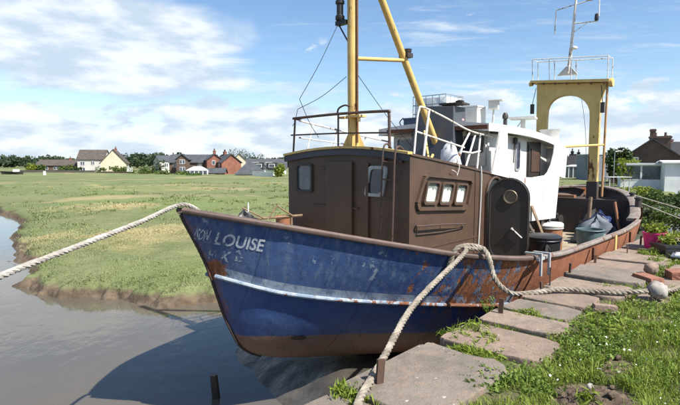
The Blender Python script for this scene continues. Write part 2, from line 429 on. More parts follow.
def mud_material():
    t = NT('wet_grey_mud')
    g = t.mix(t.ramp(t.noise(2.6, 7, .68), .4, .62), (.085, .075, .062), (.05, .043, .036))
    return t.out(g, t.ramp(t.noise(1.4, 5, .6), .4, .65, .35, .7), 0, t.bump(t.noise(7, 7, .65), .5, .05), .4)
M['mud'] = mud_material()
def water_material():
    t = NT('silty_river_water'); P = t.tc.outputs['Object']
    a = t.noise(3.4, 4, .55, t.mapping(P, (1.0, .55, 1)), .3); b = t.noise(.7, 3, .5, P)
    nb = t.bump(t.math('ADD', a, t.math('MULTIPLY', b, 1.4)), .055, .12)
    col = t.mix(t.ramp(t.noise(.25, 4, .6), .35, .65), (.108, .093, .072), (.092, .081, .064))
    t.b.inputs['IOR'].default_value = 1.33
    return t.out(col, .02, 0, nb, .6)
M['water'] = water_material()
def slab_material(name, c1, c2, c3):
    t = NT(name); P = t.tc.outputs['Object']
    col = t.mix(t.ramp(t.noise(2.3, 8, .68), .36, .64), c1, c2)
    col = t.mix(t.ramp(t.noise(5.5, 8, .72), .52, .66, 0, .75), col, c3)
    col = t.mix(t.ramp(t.noise(26, 6, .7), .60, .70, 0, .6), col, (.10, .085, .07))
    col = t.mix(t.ramp(t.noise(15, 4, .5), .69, .72, 0, .8), col, (.42, .40, .36))
    col = t.mix(t.ramp(t.noise(1.1, 6, .7), .52, .68, 0, .6), col, (.10, .092, .075))
    ck = t.n('ShaderNodeTexVoronoi', feature='DISTANCE_TO_EDGE'); ck.inputs['Scale'].default_value = 1.7; wv_ = t.n('ShaderNodeVectorMath'); wv_.operation = 'ADD'; t.l(P, wv_.inputs[0]); t.l(t.mapping(t.noise(3, 4, .6, out='Color'), (.5, .5, .5)), wv_.inputs[1]); t.l(wv_.outputs[0], ck.inputs['Vector'])
    crack = t.math('MULTIPLY', t.ramp(ck.outputs['Distance'], .0, .012, 1, 0), t.ramp(t.noise(1.3, 3, .5), .5, .6)); col = t.mix(t.math('MULTIPLY', crack, .8), col, (.05, .045, .035))
    return t.out(col, .88, 0, t.bump(t.math('ADD', t.noise(5, 8, .68), t.math('MULTIPLY', t.noise(60, 5, .7), .3)), .75, .03), .25)
M['slab'] = [slab_material('grey_sandstone', (.205, .172, .142), (.155, .132, .108), (.25, .18, .135)),
             slab_material('red_sandstone', (.265, .192, .15), (.205, .153, .12), (.165, .148, .126)),
             slab_material('pale_sandstone', (.27, .207, .16), (.215, .162, .128), (.16, .14, .118))]

# ------------------------------------------------------------------ the setting: marsh, water, river bed
SHORE = np.array([(-160, 58), (-75, 49), (-38, 43), (-26.6, 38.5), (-17.4, 27.2), (-13.3, 20.4), (-9.8, 15.5), (-8.5, 13.55), (-7.7, 12.45), (-6.75, 11.95), (-5.35, 11.75), (-4.2, 11.7), (-3.0, 11.95), (-1.4, 13.0), (2, 16.4), (8, 22.5), (18, 33), (34, 50), (60, 80), (160, 190)], float)
def shore_dist(X, Y):
    """signed distance to the shore line, positive on the marsh"""
    best = np.full(X.shape, 1e9); sgn = np.ones(X.shape)
    for (x0, y0), (x1, y1) in zip(SHORE[:-1], SHORE[1:]):
        ex, ey = x1-x0, y1-y0; L2 = ex*ex+ey*ey
        t = np.clip(((X-x0)*ex+(Y-y0)*ey)/L2, 0, 1)
        d = np.hypot(X-x0-t*ex, Y-y0-t*ey); c = ex*(Y-y0)-ey*(X-x0)
        m = d < best; best = np.where(m, d, best); sgn = np.where(m, np.sign(c), sgn)
    return best*sgn
def marsh_h(X, Y):
    d = shore_dist(X, Y)+(fbm(X*.9, Y*.9, 3)-.5)*1.5+(fbm(X*3.1, Y*3.1, 9)-.5)*.45
    s = np.clip((d+.25)/.6, 0, 1); s = s*s*(3-2*s)
    far = np.clip((Y-40)/110, 0, 1)
    top = -1.47+.34*np.clip(d/5, 0, 1)**.7+(fbm(X*.22, Y*.22, 21)-.5)*.34*np.clip(d/3, 0, 1)+(fbm(X*1.3, Y*1.3, 5)-.5)*.16+far*.05
    low = -2.0-.5*np.clip(-d/3, 0, 1)
    # a slumped toe of mud at the foot of the little cliff
    toe = np.clip(1-np.abs(d+.45)/.6, 0, 1)*.24
    return low*(1-s)+top*s+toe*(1-s)
azs = np.linspace(R(-62), R(62), 520)
rads = np.concatenate([np.linspace(9.0, 17, 120), np.geomspace(17.15, 70, 110), np.geomspace(73, 6000, 50)])
A, Rr = np.meshgrid(azs, rads, indexing='ij'); GX = Rr*np.sin(A); GY = Rr*np.cos(A)
GZ = marsh_h(GX, GY); GZ = np.where(Rr > 300, -1.1, GZ)
na, nr = GX.shape
vs = np.stack([GX, GY, GZ], -1).reshape(-1, 3); idx = np.arange(na*nr).reshape(na, nr)
fs = np.stack([idx[:-1, :-1], idx[1:, :-1], idx[1:, 1:], idx[:-1, 1:]], -1).reshape(-1, 4)
def fast_mesh(name, vs, fs, mats, smooth=True, parent=None, attr=None):
    me = bpy.data.meshes.new(name); n = fs.shape[1]
    me.vertices.add(len(vs)); me.vertices.foreach_set('co', np.ascontiguousarray(vs, np.float32).ravel())
    me.loops.add(fs.size); me.loops.foreach_set('vertex_index', fs.astype(np.int32).ravel())
    me.polygons.add(len(fs)); me.polygons.foreach_set('loop_start', np.arange(0, fs.size, n, dtype=np.int32))
    for m in (mats if isinstance(mats, list) else [mats]): me.materials.append(m)
    if smooth: me.polygons.foreach_set('use_smooth', np.ones(len(fs), bool))
    if attr is not None:
        a = me.attributes.new('rnd', 'FLOAT', 'POINT'); a.data.foreach_set('value', attr.astype(np.float32))
    me.update(calc_edges=True); me.validate()
    o = bpy.data.objects.new(name, me); COL.objects.link(o)
    if parent is not None: o.parent = parent
    return o
keep = vs[fs].max(1)[:, 2] > -2.49
tag(fast_mesh('marsh', vs, fs[keep][:, ::-1], M['marsh']), kind='structure')
bed = MB(); bed.add([(-400, -60, -2.5), (400, -60, -2.5), (400, 400, -2.5), (-400, 400, -2.5)], [(0, 1, 2, 3)])
tag(bed.build('river_bed', M['mud']), kind='structure')
w = MB(); w.add([(-300, -50, WATER), (160, -50, WATER), (160, 190, WATER), (-300, 190, WATER)], [(0, 1, 2, 3)])
tag(w.build('water', M['water']), kind='structure')

# mud bank the boat rests on, between the channel and the quay wall
def mudh(x, y):
    e = np.clip((y-EDGE)/5.6, 0, 1.3)
    top = -1.05-.42*e-.28*e*e
    nose = np.clip((x-1.25-.12*y+(fbm(y*.8, x*.2, 4)-.5)*.6)/1.5, -.6, 1.0)
    z = -2.1+(top+2.1)*np.sin(np.clip(nose, 0, 1)*math.pi/2)**.75
    z = np.where(nose < 0, -2.1+nose*.5, z)
    z = z+(fbm(x*1.5, y*1.5, 31)-.5)*.14+(fbm(x*5, y*5, 33)-.5)*.04
    lim = np.interp(x, [-2, 0, 1, 2, 3, 4, 20], [-1.8, -1.2, -.95, -1.22, -1.4, -1.52, -1.6])
    return np.minimum(z, np.where(np.abs(y) < 1.5, lim-.03, z))
mx, my = np.meshgrid(np.linspace(-1.4, 17, 150), np.linspace(EDGE+.02, 3.4, 60), indexing='ij')
mz = mudh(mx, my)
mv = np.stack([OA[0]+DA[0]*mx+NA[0]*my, OA[1]+DA[1]*mx+NA[1]*my, mz], -1).reshape(-1, 3); ii = np.arange(mv.shape[0]).reshape(mx.shape)
mf = np.stack([ii[:-1, :-1], ii[1:, :-1], ii[1:, 1:], ii[:-1, 1:]], -1).reshape(-1, 4)
tag(fast_mesh('mud_bank', mv, mf, M['mud']), kind='structure')

# quay: retaining wall and the turf behind it
def land_h(X, Y):
    x, y = WL(X, Y)
    z = -.022+(fbm(X*1.1, Y*1.1, 40)-.5)*.07+(fbm(X*4, Y*4, 41)-.5)*.03
    z = z+np.clip((-3.7-y)/2., 0, 1)*.06-.016*np.clip((y+3.75)/.25, 0, 1)
    s = np.clip((x-9.8)/7., 0, 1); s = s*s*(3-2*s)
    far = np.clip((Y-22)/30, 0, 1)
    return z-s*.75-far*.5+(fbm(X*.3, Y*.3, 44)-.5)*.35*s
lx = np.concatenate([np.linspace(-9, 12, 190), np.geomspace(12.2, 220, 70)]); ly = EDGE-.03-np.concatenate([np.linspace(0, 7, 75), np.geomspace(7.2, 180, 45)])
LXX, LYY = np.meshgrid(lx, ly, indexing='ij')
LX_ = OA[0]+DA[0]*LXX+NA[0]*LYY; LY_ = OA[1]+DA[1]*LXX+NA[1]*LYY; LZ_ = land_h(LX_, LY_)
LZ_ = np.where(LYY > EDGE-.06, np.minimum(LZ_, -.09), LZ_)
lv = np.stack([LX_, LY_, LZ_], -1).reshape(-1, 3); ii = np.arange(lv.shape[0]).reshape(LXX.shape)
lf = np.stack([ii[:-1, :-1], ii[:-1, 1:], ii[1:, 1:], ii[1:, :-1]], -1).reshape(-1, 4)
tag(fast_mesh('quay_ground', lv, lf, M['soil']), kind='structure')
quay = empty('quay'); quay['kind'] = 'structure'
q = MB()
for a, b, zt in ((-9, 9.9, -.16), (9.9, 16, -.75), (16, 60, -1.0)):
    c = [LW(a, EDGE-.02), LW(b, EDGE-.02), LW(b, EDGE-.5), LW(a, EDGE-.5)]
    q.add([(p.x, p.y, -2.6) for p in c]+[(p.x, p.y, zt) for p in c], [(3,2,1,0),(4,5,6,7),(0,1,5,4),(1,2,6,5),(2,3,7,6),(3,0,4,7)])
q.build('retaining_wall', M['slab'][0], quay)
# coping slabs: long stones laid across the edge, worn to rounded noses, no two level
SLABS = [(-3.6, -2.5, -3.5, 0, 0, 0), (-2.45, -1.5, -3.4, .0, 0, 0), (-1.45, -.36, -3.45, -.01, 0, 0), (-.30, .86, -3.44, .015, .5, 0), (1.05, 1.70, -3.56, .0, -.3, 1),
         (1.80, 2.26, -3.44, .012, .4, 2), (2.36, 2.86, -3.36, .004, -.3, 0), (2.91, 3.55, -3.36, .006, .4, 1), (3.60, 4.30, -3.55, .012, .4, 2), (4.36, 5.12, -3.62, .065, 1.0, 0),
         (5.17, 5.95, -3.45, .03, .5, 1), (6.0, 6.65, -3.6, .055, .8, 2), (6.7, 7.45, -3.35, .02, -.4, 1), (7.5, 8.2, -3.5, .04, .5, 2), (8.25, 9.0, -3.3, .01, 0, 1), (9.05, 9.85, -3.4, .0, 0, 2)]
def slab(x0, x1, yi, z, tilt, mi, y0=EDGE, th=.2, seed=0):
    r = random.Random(seed*13+5)
    cx, cy, hx, hy = (x0+x1)/2, (y0+yi)/2, (x1-x0)/2, (y0-yi)/2
    n = 44; out = []
    for k in range(n):
        a = 2*math.pi*k/n; ca, sa = math.cos(a), math.sin(a)
        e = .16 if sa > 0 else .34      # square at the water, rounded inland
        ax = math.copysign(abs(ca)**e, ca); ay = math.copysign(abs(sa)**(.16 if sa > 0 else .45), sa)
        w = 1+(float(fbm(ca*1.8+seed*3.1, sa*1.8+7, 50))-.5)*.20+(r.random()-.5)*.045
        out.append((cx+hx*ax*min(w, 1.03), cy+hy*ay*(w if sa < 0 else min(w, 1.0))))
    b = MB(); rings = []
    def zz(x, y): return z+(x-cx)*math.tan(R(tilt))*1.6+(float(fbm(x*2.3, y*2.3, 60+seed))-.5)*.035
    P = lambda x, y, q: tuple(LW(x, y, q))
    for s_, dz_ in ((1., -th), (1.0, -.02), (.997, -.008), (.985, 0), (.7, 0.), (.36, 0.)):
        rings.append([P(cx+(x-cx)*s_, cy+(y-cy)*s_, zz(cx+(x-cx)*s_, cy+(y-cy)*s_)+dz_) for x, y in out])
    v = [p for g in rings for p in g]+[P(cx, cy, zz(cx, cy))]; f = []
    for i in range(len(rings)-1):
        for k in range(n): f.append((i*n+k, i*n+(k+1) % n, (i+1)*n+(k+1) % n, (i+1)*n+k))
    L = (len(rings)-1)*n
    for k in range(n): f.append((L+k, L+(k+1) % n, len(v)-1))
    b.add(v, f); o = b.build('slab', M['slab'][mi], quay, smooth=True); return o
for i, (x0, x1, yi, z, tl, mi) in enumerate(SLABS): slab(x0, x1, yi, z, tl, mi, seed=i)
for i, (x0, x1, y0, yi, z, mi) in enumerate([(4.5, 5.4, -3.66, -4.25, -.0, 1), (5.6, 6.5, -3.62, -4.2, .0, 2), (6.7, 7.6, -3.72, -4.3, -.01, 1), (7.6, 8.8, -3.75, -4.5, -.02, 2), (3.75, 4.25, -3.62, -4.0, -.03, 1)]):
    slab(x0, x1, yi, z, 0, mi, y0=y0, seed=30+i)

# ------------------------------------------------------------------ the boat (built in its own axes: x aft from the stem head, -y towards the quay, z above the quay)
boat = empty('fishing_boat', (OA[0], OA[1], 0), BROT)
tag(boat, 'rusty blue fishing boat with brown cabin and white wheelhouse moored at the quay', 'boat')
hs = interp([0, .12, .3, .87, 2, 2.96, 3.8, 5, 8, 10, 11.5, 13, 14.2, 14.8, 15], [.035, .2, .42, .97, 1.57, 1.99, 2.34, 2.5, 2.52, 2.44, 2.15, 1.62, 1.0, .5, .06])
zs = interp([0, .87, 2, 2.96, 3.8, 5, 8, 9.5, 10.84, 11.7, 13, 15], [1.08, .87, .61, .41, .31, .26, .25, .30, .42, .58, .74, .84])
zb = interp([0, .305, .575, .79, 1.13, 2, 3, 5, 9, 12, 13.5, 14.4, 15], [1.02, .43, -.31, -.69, -.90, -1.15, -1.33, -1.5, -1.55, -1.45, -.95, -.35, .05])
pw = interp([0, .8, 2, 3, 4.2, 6, 10, 13, 15], [.85, .74, .58, .42, .26, .17, .17, .4, .8])
zst = interp([0, .25, .9, 2.5, 3.6, 5, 9, 12, 15], [.47, .37, .12, -.2, -.345, -.42, -.44, -.3, -.05])
def hb(x, z):
    b, s = zb(x), zs(x)
    u = min(max((z-b)/(s-b), 0), 1.05)
    return .012+(hs(x)-.012)*u**pw(x)
xs_ = np.concatenate([np.linspace(0, 1.2, 22)**1.0, np.linspace(1.3, 5, 26), np.linspace(5.3, 13, 24), np.linspace(13.2, 15, 16)])
NU = 22
def build_hull():
    v = []; f = []; uv = []; uv2 = []
    for side in (-1, 1):
        base = len(v)
        for x in xs_:
            b, s = zb(x), zs(x)
            for k in range(NU+1):
                u = (k/NU)**1.35; z = b+(s-b)*u
                v.append((x, side*hb(x, z), z)); uv.append((x, z)); uv2.append((stem_gap(x, z), z-zst(x)))
        for i in range(len(xs_)-1):
            for k in range(NU):
                a = base+i*(NU+1)+k; q_ = (a, a+NU+1, a+NU+2, a+1)
                f.append(q_ if side < 0 else q_[::-1])
    # inner face of the bulwark
    base = len(v)
    for side in (-1, 1):
        b0 = len(v)
        for x in xs_:
            w_ = max(hs(x)-.06, .01)
            v.append((x+.03, side*w_, zs(x)-.01))
            zd_ = max(dk(x), zb(x)+.05); zd_ = min(zd_, zs(x)-.02); v.append((x+.03, side*min(w_, max(hb(x, zd_)-.06, .004)), zd_))
            uv += [(x+9, 0)]*2; uv2 += [(1, 1)]*2
        for i in range(len(xs_)-1):
            a = b0+i*2; q_ = (a, a+1, a+3, a+2); f.append(q_[::-1] if side < 0 else q_)
    me = bpy.data.meshes.new('hull'); me.from_pydata(v, [], f)
    me.materials.append(M['hull']); me.materials.append(M['darkinside'])
    nouter = 2*(len(xs_)-1)*NU
    me.polygons.foreach_set('material_index', [0 if i < nouter else 1 for i in range(len(f))])
    for nm, src in (('hull', uv), ('strake', uv2)):
        L = me.uv_layers.new(name=nm)
        li = np.zeros(len(me.loops), np.int32); me.loops.foreach_get('vertex_index', li)
        L.data.foreach_set('uv', np.array(src, np.float32)[li].ravel())
    me.shade_smooth(); me.update()
    o = bpy.data.objects.new('hull', me); COL.objects.link(o); o.parent = boat; return o
def stemx(z):
    lo, hi = 0, 1.4
    for _ in range(30):
        m = (lo+hi)/2
        if zb(m) > z: lo = m
        else: hi = m
    return (lo+hi)/2
def stem_gap(x, z): return x-stemx(z) if x < 1.6 else 1.
dk = interp([0, .6, 3, 4.2, 5, 11.9, 12.6, 13, 15], [.78, .62, 0.02, -.28, -.42, -.45, -.45, -.45, -.45])
hull = build_hull()
# cap rail all round
cap = MB(); n = 10; prof = [(-.055, -.035), (.022, -.035), (.038, -.015), (.038, .012), (.022, .03), (-.045, .03), (-.06, .012)]
def caprail(x0, x1, name, mat, wide=1., lift=0.):
    b = MB(); st = [x for x in np.linspace(x0, x1, max(8, int((x1-x0)*7)))]
    if x0 == 0: st = sorted(set(list(np.linspace(0, .5, 14))+[x for x in st if x > .5]))
    for side in (-1, 1):
        v = []; f = []; k = len(prof)
        for x in st:
            g = (hs(min(x+.02, 15))-hs(max(x-.02, 0)))/(min(x+.02, 15)-max(x-.02, 0)); nx, ny = -g, 1.; l_ = math.hypot(nx, ny); nx /= l_; ny /= l_
            for o_, h_ in prof:
                o2 = o_*wide-(wide-1)*.10
                v.append((x+nx*o2, side*max(hs(x)+ny*o2, .0), zs(x)+h_+lift))
        for i in range(len(st)-1):
            for j in range(k):
                f.append((i*k+j, i*k+(j+1) % k, (i+1)*k+(j+1) % k, (i+1)*k+j))
        f.append(tuple(range(k))); f.append(tuple((len(st)-1)*k+j for j in range(k)))
        b.add(v, f)
    return b.build(name, mat, hull, smooth=True)
caprail(0, 4.02, 'cap_rail', M['cap'])
caprail(4.06, 9.8, 'cap_rail', M['greycap'], 1.1)
caprail(9.84, 14.98, 'cap_rail', M['greycap'], 2.3, .01)
# rubbing strake
b = MB()
for side in (-1, 1):
    pts = [(x, side*(hb(x, zst(x))+.012), zst(x)-.03) for x in np.concatenate([np.linspace(.365 if side < 0 else .5, 1, 12), np.linspace(1.15, 9.5, 50)])]
    b.tube(pts, .026, 8)
b.build('rubbing_strake', M['strake'], hull, smooth=True)
# stem bar
b = MB(); b.tube([(stemx(z)-.012, 0, z) for z in np.linspace(1.03, -.88, 26)], .018, 8); b.build('stem_bar', M['darkinside'], hull, smooth=True)
# hull scar near the boot top
b = MB(); pts = []
for k in range(14):
    a = 2*math.pi*k/14; xx = 1.32+.10*math.cos(a); z_ = -.60+.035*math.sin(a)-(.02*math.cos(a)); pts.append((xx, -(hb(xx, z_)+.010), z_))
b.add(pts, [tuple(range(14))]); b.build('worn_patch', M['blacksteel'], hull, fix=False)
# lettering wrapped on to the plating
def wrap_text(txt, x0, drop, size, name, mat, aspect=1., bold=.022, skew=0.):
    cu = bpy.data.curves.new('t', 'FONT'); cu.body = txt; cu.size = 1.; cu.resolution_u = 3; cu.offset = bold
    to = bpy.data.objects.new('t', cu); COL.objects.link(to)
    dg = bpy.context.evaluated_depsgraph_get(); me = bpy.data.meshes.new_from_object(to.evaluated_get(dg))
    bpy.data.objects.remove(to); bpy.data.curves.remove(cu)
    bm = bmesh.new(); bm.from_mesh(me)
    for _ in range(3):
        es = [e for e in bm.edges if e.calc_length() > .12]
        if es: bmesh.ops.subdivide_edges(bm, edges=es, cuts=1)
        bmesh.ops.triangulate(bm, faces=bm.faces)
    for v_ in bm.verts:
        tx, ty = v_.co.x*size*aspect, v_.co.y*size
        x = x0+tx; z = zs(x)-drop+ty+skew*tx
        v_.co = (x, -(hb(x, z)+.006), z)
    bm.to_mesh(me); bm.free(); me.materials.clear(); me.materials.append(mat); me.name = name
    o = bpy.data.objects.new(name, me); COL.objects.link(o); o.parent = hull; return o
wrap_text('ISON', .125, .30, .185, 'name_lettering', M['letter'], .245, .010)
wrap_text('LOUISE', .268, .315, .195, 'name_lettering', M['letter'], .56)
wrap_text('WK', .265, .50, .17, 'registration_lettering', M['letter2'], .50)
wrap_text('E', .44, .47, .15, 'registration_lettering', M['letter2'], .8)
# decks
b = MB(); st = list(np.linspace(.36, 14.85, 60))
v = []
for x in st:
    wv = max(hb(x, dk(x))-.03, .01); v += [(x, -wv, dk(x)), (x, wv, dk(x)+.0)]
b.add(v, [(2*i, 2*i+2, 2*i+3, 2*i+1) for i in range(len(st)-1)])
b.build('deck', M['deck'], boat)
# poop: raised after platform, front bulkhead coloured dark for the shade there
b = MB(); st = list(np.linspace(12.7, 14.85, 14)); v = []
for x in st: v += [(x, -(hs(x)-.1), .50), (x, hs(x)-.1, .50)]
b.add(v, [(2*i, 2*i+2, 2*i+3, 2*i+1) for i in range(len(st)-1)])
b.build('poop_deck', M['darkinside'], boat)
b = MB(); b.box((12.62, -1.66, -.45), (12.69, 1.66, .56)); b.build('poop_bulkhead', M['darkinside'], boat)
b = MB(); b.box((12.55, -.2, .58), (12.75, 1.7, .66)); b.build('poop_beam', M['redbrown'], boat)
b = MB(); b.bar((11.0, -1.85, -.45), (11.15, -1.62, .62), .035); b.build('bulwark_stay', M['redbrown'], boat)
# bulwark clamps where the plating steps
for xx in (3.92, 4.12):
    b = MB(); y_ = -hs(xx); z_ = zs(xx)
    b.box((xx-.022, y_-.135, z_-.24), (xx+.022, y_-.105, z_+.075)); b.box((xx-.022, y_-.105, z_+.047), (xx+.022, y_+.1, z_+.075))
    b.build('bulwark_clamp', M['grey'], boat, bevel=.004)
b = MB(); b.box((3.88, -2.475, .27), (4.16, -2.44, .31)); b.build('clamp_bar', M['grey'], boat)
# bulwark stanchion strip on the outside aft
for xx in (6.1, 8.6):
    b = MB(); b.box((xx-.03, -2.56, -.3), (xx+.03, -2.525, zs(xx)-.06)); b.build('plating_strap', M['rust'], boat)
b = MB(); b.bar((7.15, -2.62, -.05), (7.25, -2.60, .28), .022); b.build('fender_batten', M['pale_yellow'], boat)
b = MB(); b.lathe([(.075, 0), (.07, .2), (.09, .21), (.09, .25)], (11.2, -2.13, .50), 14); b.build('mooring_post', M['blacksteel'], boat, smooth=True)
b = MB(); b.lathe([(.06, 0), (.05, .1), (.075, .11), (.075, .15)], (12.3, -1.75, .66), 12); b.build('mooring_post', M['blacksteel'], boat, smooth=True)

# ---- forward cabin
cabin = MB(); CW = 1.2
def rooftop(x, y): return 1.72-.42*max(0, (x-2.65)/3.45)**1.05+.10*(1-(y/CW)**2)*(1-.5*min(1, (x-2.65)/3.4))
ys = np.linspace(-CW, CW, 9); xs2 = np.linspace(2.65, 6.12, 8)
zf = -.3
v = [(2.65, y, zf) for y in ys]+[(2.65, y, rooftop(2.65, y)) for y in ys]
cabin.add(v, [(i+1, i, 9+i, 10+i) for i in range(8)])
for side in (-1, 1):
    v = [(x, side*CW, zf) for x in xs2]+[(x, side*CW, rooftop(x, side*CW)) for x in xs2]
    cabin.add(v, [(i, i+1, 9+i, 8+i) if side < 0 else (i+1, i, 8+i, 9+i) for i in range(7)])
v = [(x, y, rooftop(x, y)) for x in xs2 for y in ys]
cabin.add(v, [(i*9+j, i*9+j+1, (i+1)*9+j+1, (i+1)*9+j) for i in range(7) for j in range(8)], 0)
v = [(6.12, -CW, zf), (6.12, CW, zf), (6.12, CW, rooftop(6.12, CW)), (6.12, -CW, rooftop(6.12, -CW))]
cabin.add(v, [(0, 1, 2, 3)])
cab = cabin.build('forward_cabin', M['brown'], boat, fix=False)
# roof lip: yellow on top, dark band under it
b = MB()
v = []
for y in np.linspace(-CW-.03, CW+.05, 11):
    t_ = rooftop(2.65, max(-CW, min(CW, y))); v += [(2.60, y, t_-.10), (2.60, y, t_-.008)]
b.add(v+[(2.648, p[1], p[2]) for p in v], [(2*i, 2*i+2, 2*i+3, 2*i+1) for i in range(10)]+[(2*i+1, 2*i+3, 2*i+25, 2*i+23) for i in range(10)]+[(2*i, 2*i+22, 2*i+24, 2*i+2) for i in range(10)])
b.build('front_band', M['funnel'], cab)
b = MB(); v = []
for y in np.linspace(-CW-.02, CW+.04, 11):
    t_ = rooftop(2.65, max(-CW, min(CW, y))); v += [(2.57, y, t_-.005), (2.57, y, t_+.028), (2.68, y, t_+.028), (2.68, y, t_-.005)]
fs_ = []
for i in range(10):
    for j in range(4): fs_.append((i*4+j, i*4+(j+1) % 4, (i+1)*4+(j+1) % 4, (i+1)*4+j))
b.add(v, fs_+[(0, 1, 2, 3), (40, 41, 42, 43)]); b.build('roof_lip', M['yellow'], cab)
b = MB()
for i in range(7):
    x0, x1 = xs2[i], xs2[i+1]
    z0, z1 = rooftop(x0, -CW), rooftop(x1, -CW)
    b.add([(x0, -CW-.018, z0-.02), (x1, -CW-.018, z1-.02), (x1, -CW-.018, z1+.012), (x0, -CW-.018, z0+.012), (x0, -CW+.05, z0+.012), (x1, -CW+.05, z1+.012)], [(0, 1, 2, 3), (3, 2, 5, 4)])
b.build('roof_edge', M['brown_frame'], cab, fix=False)
# welds, pilaster and lugs on the dark front
b = MB(); b.box((2.60, -.22, -.2), (2.65, .30, 1.62)); b.box((2.61, -.52, .2), (2.65, -.47, 1.60)); b.box((2.62, -.32, .93), (2.65, .62, .955))
b.box((2.605, .32, 1.50), (2.65, .42, 1.53)); b.build('front_stiffeners', M['brown'], cab, bevel=.006)
for k in range(5):
    b = MB(); yy = -1.08+k*.07
    if k in (0, 4): b.box((2.60, yy-.02, 1.60), (2.66, yy+.02, 1.66)); b.build('lug', M['brown'], cab)
def framed_window(name, quad, nrm, wbar, mf, mg, parent, depth=.035, blind=None):
    """quad: four corners anticlockwise; a raised rim with rounded corners round a pane"""
    Q = [Vector(p) for p in quad]; nrm = Vector(nrm).normalized(); c = sum(Q, Vector())/4
    def rounded(scale_in, off):
        out = []
        P = []
        for i in range(4):
            a, b_, d_ = Q[i-1], Q[i], Q[(i+1) % 4]
            e1 = (a-b_).normalized(); e2 = (d_-b_).normalized()
            P.append((b_+(e1+e2)*scale_in, e1, e2))
        for p, e1, e2 in P:
            r = .055
            for k in range(5):
                t_ = k/4; out.append(p+e1*r*(1-t_)**2+e2*r*t_**2+nrm*off)
        return out
    o, i_ = rounded(0, 0), rounded(wbar, 0); o2, i2 = rounded(0, depth), rounded(wbar, depth); g = rounded(wbar, depth*.3); n = 20
    b = MB(); v = o+o2+i2+g; f = []
    for k in range(n):
        k2 = (k+1) % n
        f += [(k, k2, n+k2, n+k), (n+k, n+k2, 2*n+k2, 2*n+k), (2*n+k, 2*n+k2, 3*n+k2, 3*n+k)]
    b.add(v, f, 0); b.add(g, [tuple(range(n))], 1)
    mats = [mf, mg]
    if blind is not None:   # something pale standing behind the lower pane
        e = (Q[1]-Q[0]); u = (Q[3]-Q[0])
        p = [Q[0]+e*a_+u*c_ for a_, c_ in ((.15, .15), (.83, .14), (.86, .36), (.84, .60), (.70, .68), (.58, .60), (.46, .72), (.30, .66), (.22, .74), (.19, .45))]
        b.add([x+nrm*(depth*.3+.003) for x in p], [tuple(range(10))], 2); mats.append(blind)
    return b.build(name, mats, parent, fix=False)
def fw(y0, y1, z0, z1, sl=0.):   # on the front face, seen from ahead: y falls left to right
    return [(2.65, y0-sl, z0), (2.65, y1-sl, z0), (2.65, y1, z1), (2.65, y0, z1)]
framed_window('front_window', fw(.99, .62, 1.14, 1.59), (-1, 0, 0), .035, M['blacksteel'], M['glass'], cab)
framed_window('front_window', fw(-.52, -.85, 1.13, 1.56, -.08), (-1, 0, 0), .045, M['grey'], M['navyglass'], cab)
# side windows: three raised panes inside one shallow surround
S = -CW
b = MB()
def sidebar(p, q, w): # raised rib on the side wall
    (x0, z0), (x1, z1) = p, q; dx_, dz_ = x1-x0, z1-z0; l = math.hypot(dx_, dz_); nx, nz = -dz_/l*w/2, dx_/l*w/2
    b.prism([(x0-nx, z0-nz), (x1-nx, z1-nz), (x1+nx, z1+nz), (x0+nx, z0+nz)], lambda a, c, t_: (a, t_, c), S, S-.045)
sur = [(2.83, .98), (2.80, 1.06), (2.98, 1.40), (3.06, 1.435), (4.28, 1.345), (4.33, 1.29), (4.20, .94), (4.12, .90)]
for i in range(8): sidebar(sur[i], sur[(i+1) % 8], .05)
b.build('window_surround', M['brown_frame'], cab)
for x0, x1 in ((2.95, 3.31), (3.36, 3.71), (3.77, 4.12)):
    z0 = 1.03-.075*(x0-2.96)/1.1; z1 = 1.36-.075*(x0-2.96)/1.1
    framed_window('side_window', [(x0-.03, S-.002, z0), (x1-.03, S-.002, z0-.02), (x1+.07, S-.002, z1-.02), (x0+.07, S-.002, z1)], (0, -1, 0), .034, M['brown_frame'], M['paleglass'], cab, .05, M['curtain'])
b = MB(); b.tube(spline([(2.80, S-.01, .75), (2.80, S-.07, .75), (3.4, S-.075, .72), (4.05, S-.07, .67), (4.08, S-.01, .66)], 6), .013); b.tube([(2.80, S-.02, .75), (2.80, S-.02, .63), (3.4, S-.02, .60), (4.0, S-.02, .60), (4.08, S-.02, .66)], .008)  # second, thinner tube traces the rail's shadow on the wall
b.bar((3.44, S, .72), (3.44, S-.07, .72), .01); b.build('handrail_and_shadow', M['dark_rail'], cab, smooth=True)
# pipe run up the side and its loose ends
b = MB(); b.tube(spline([(4.63, S-.02, 1.55), (4.64, S-.03, 1.3), (4.62, S-.025, .7), (4.58, S-.03, .2)], 6), .011); b.build('conduit', M['lightgrey'], cab)
b = MB(); b.tube(spline([(3.85, S-.03, 1.42), (3.87, S-.05, 1.55), (3.83, S-.02, 1.68)], 6), .007); b.tube(spline([(3.84, S-.03, 1.40), (3.78, S-.05, 1.46), (3.66, S-.05, 1.50)], 6), .006); b.build('cable', M['white_rail'], cab)
for xx in (4.48, 5.62):
    b = MB(); b.box((xx-.012, S-.010, -.2), (xx+.012, S, rooftop(xx, S)-.03)); b.build('plate_seam', M['brown'], cab)
b = MB(); b.box((2.66, S-.009, .40), (4.60, S, .425)); b.build('plate_seam', M['brown'], cab)
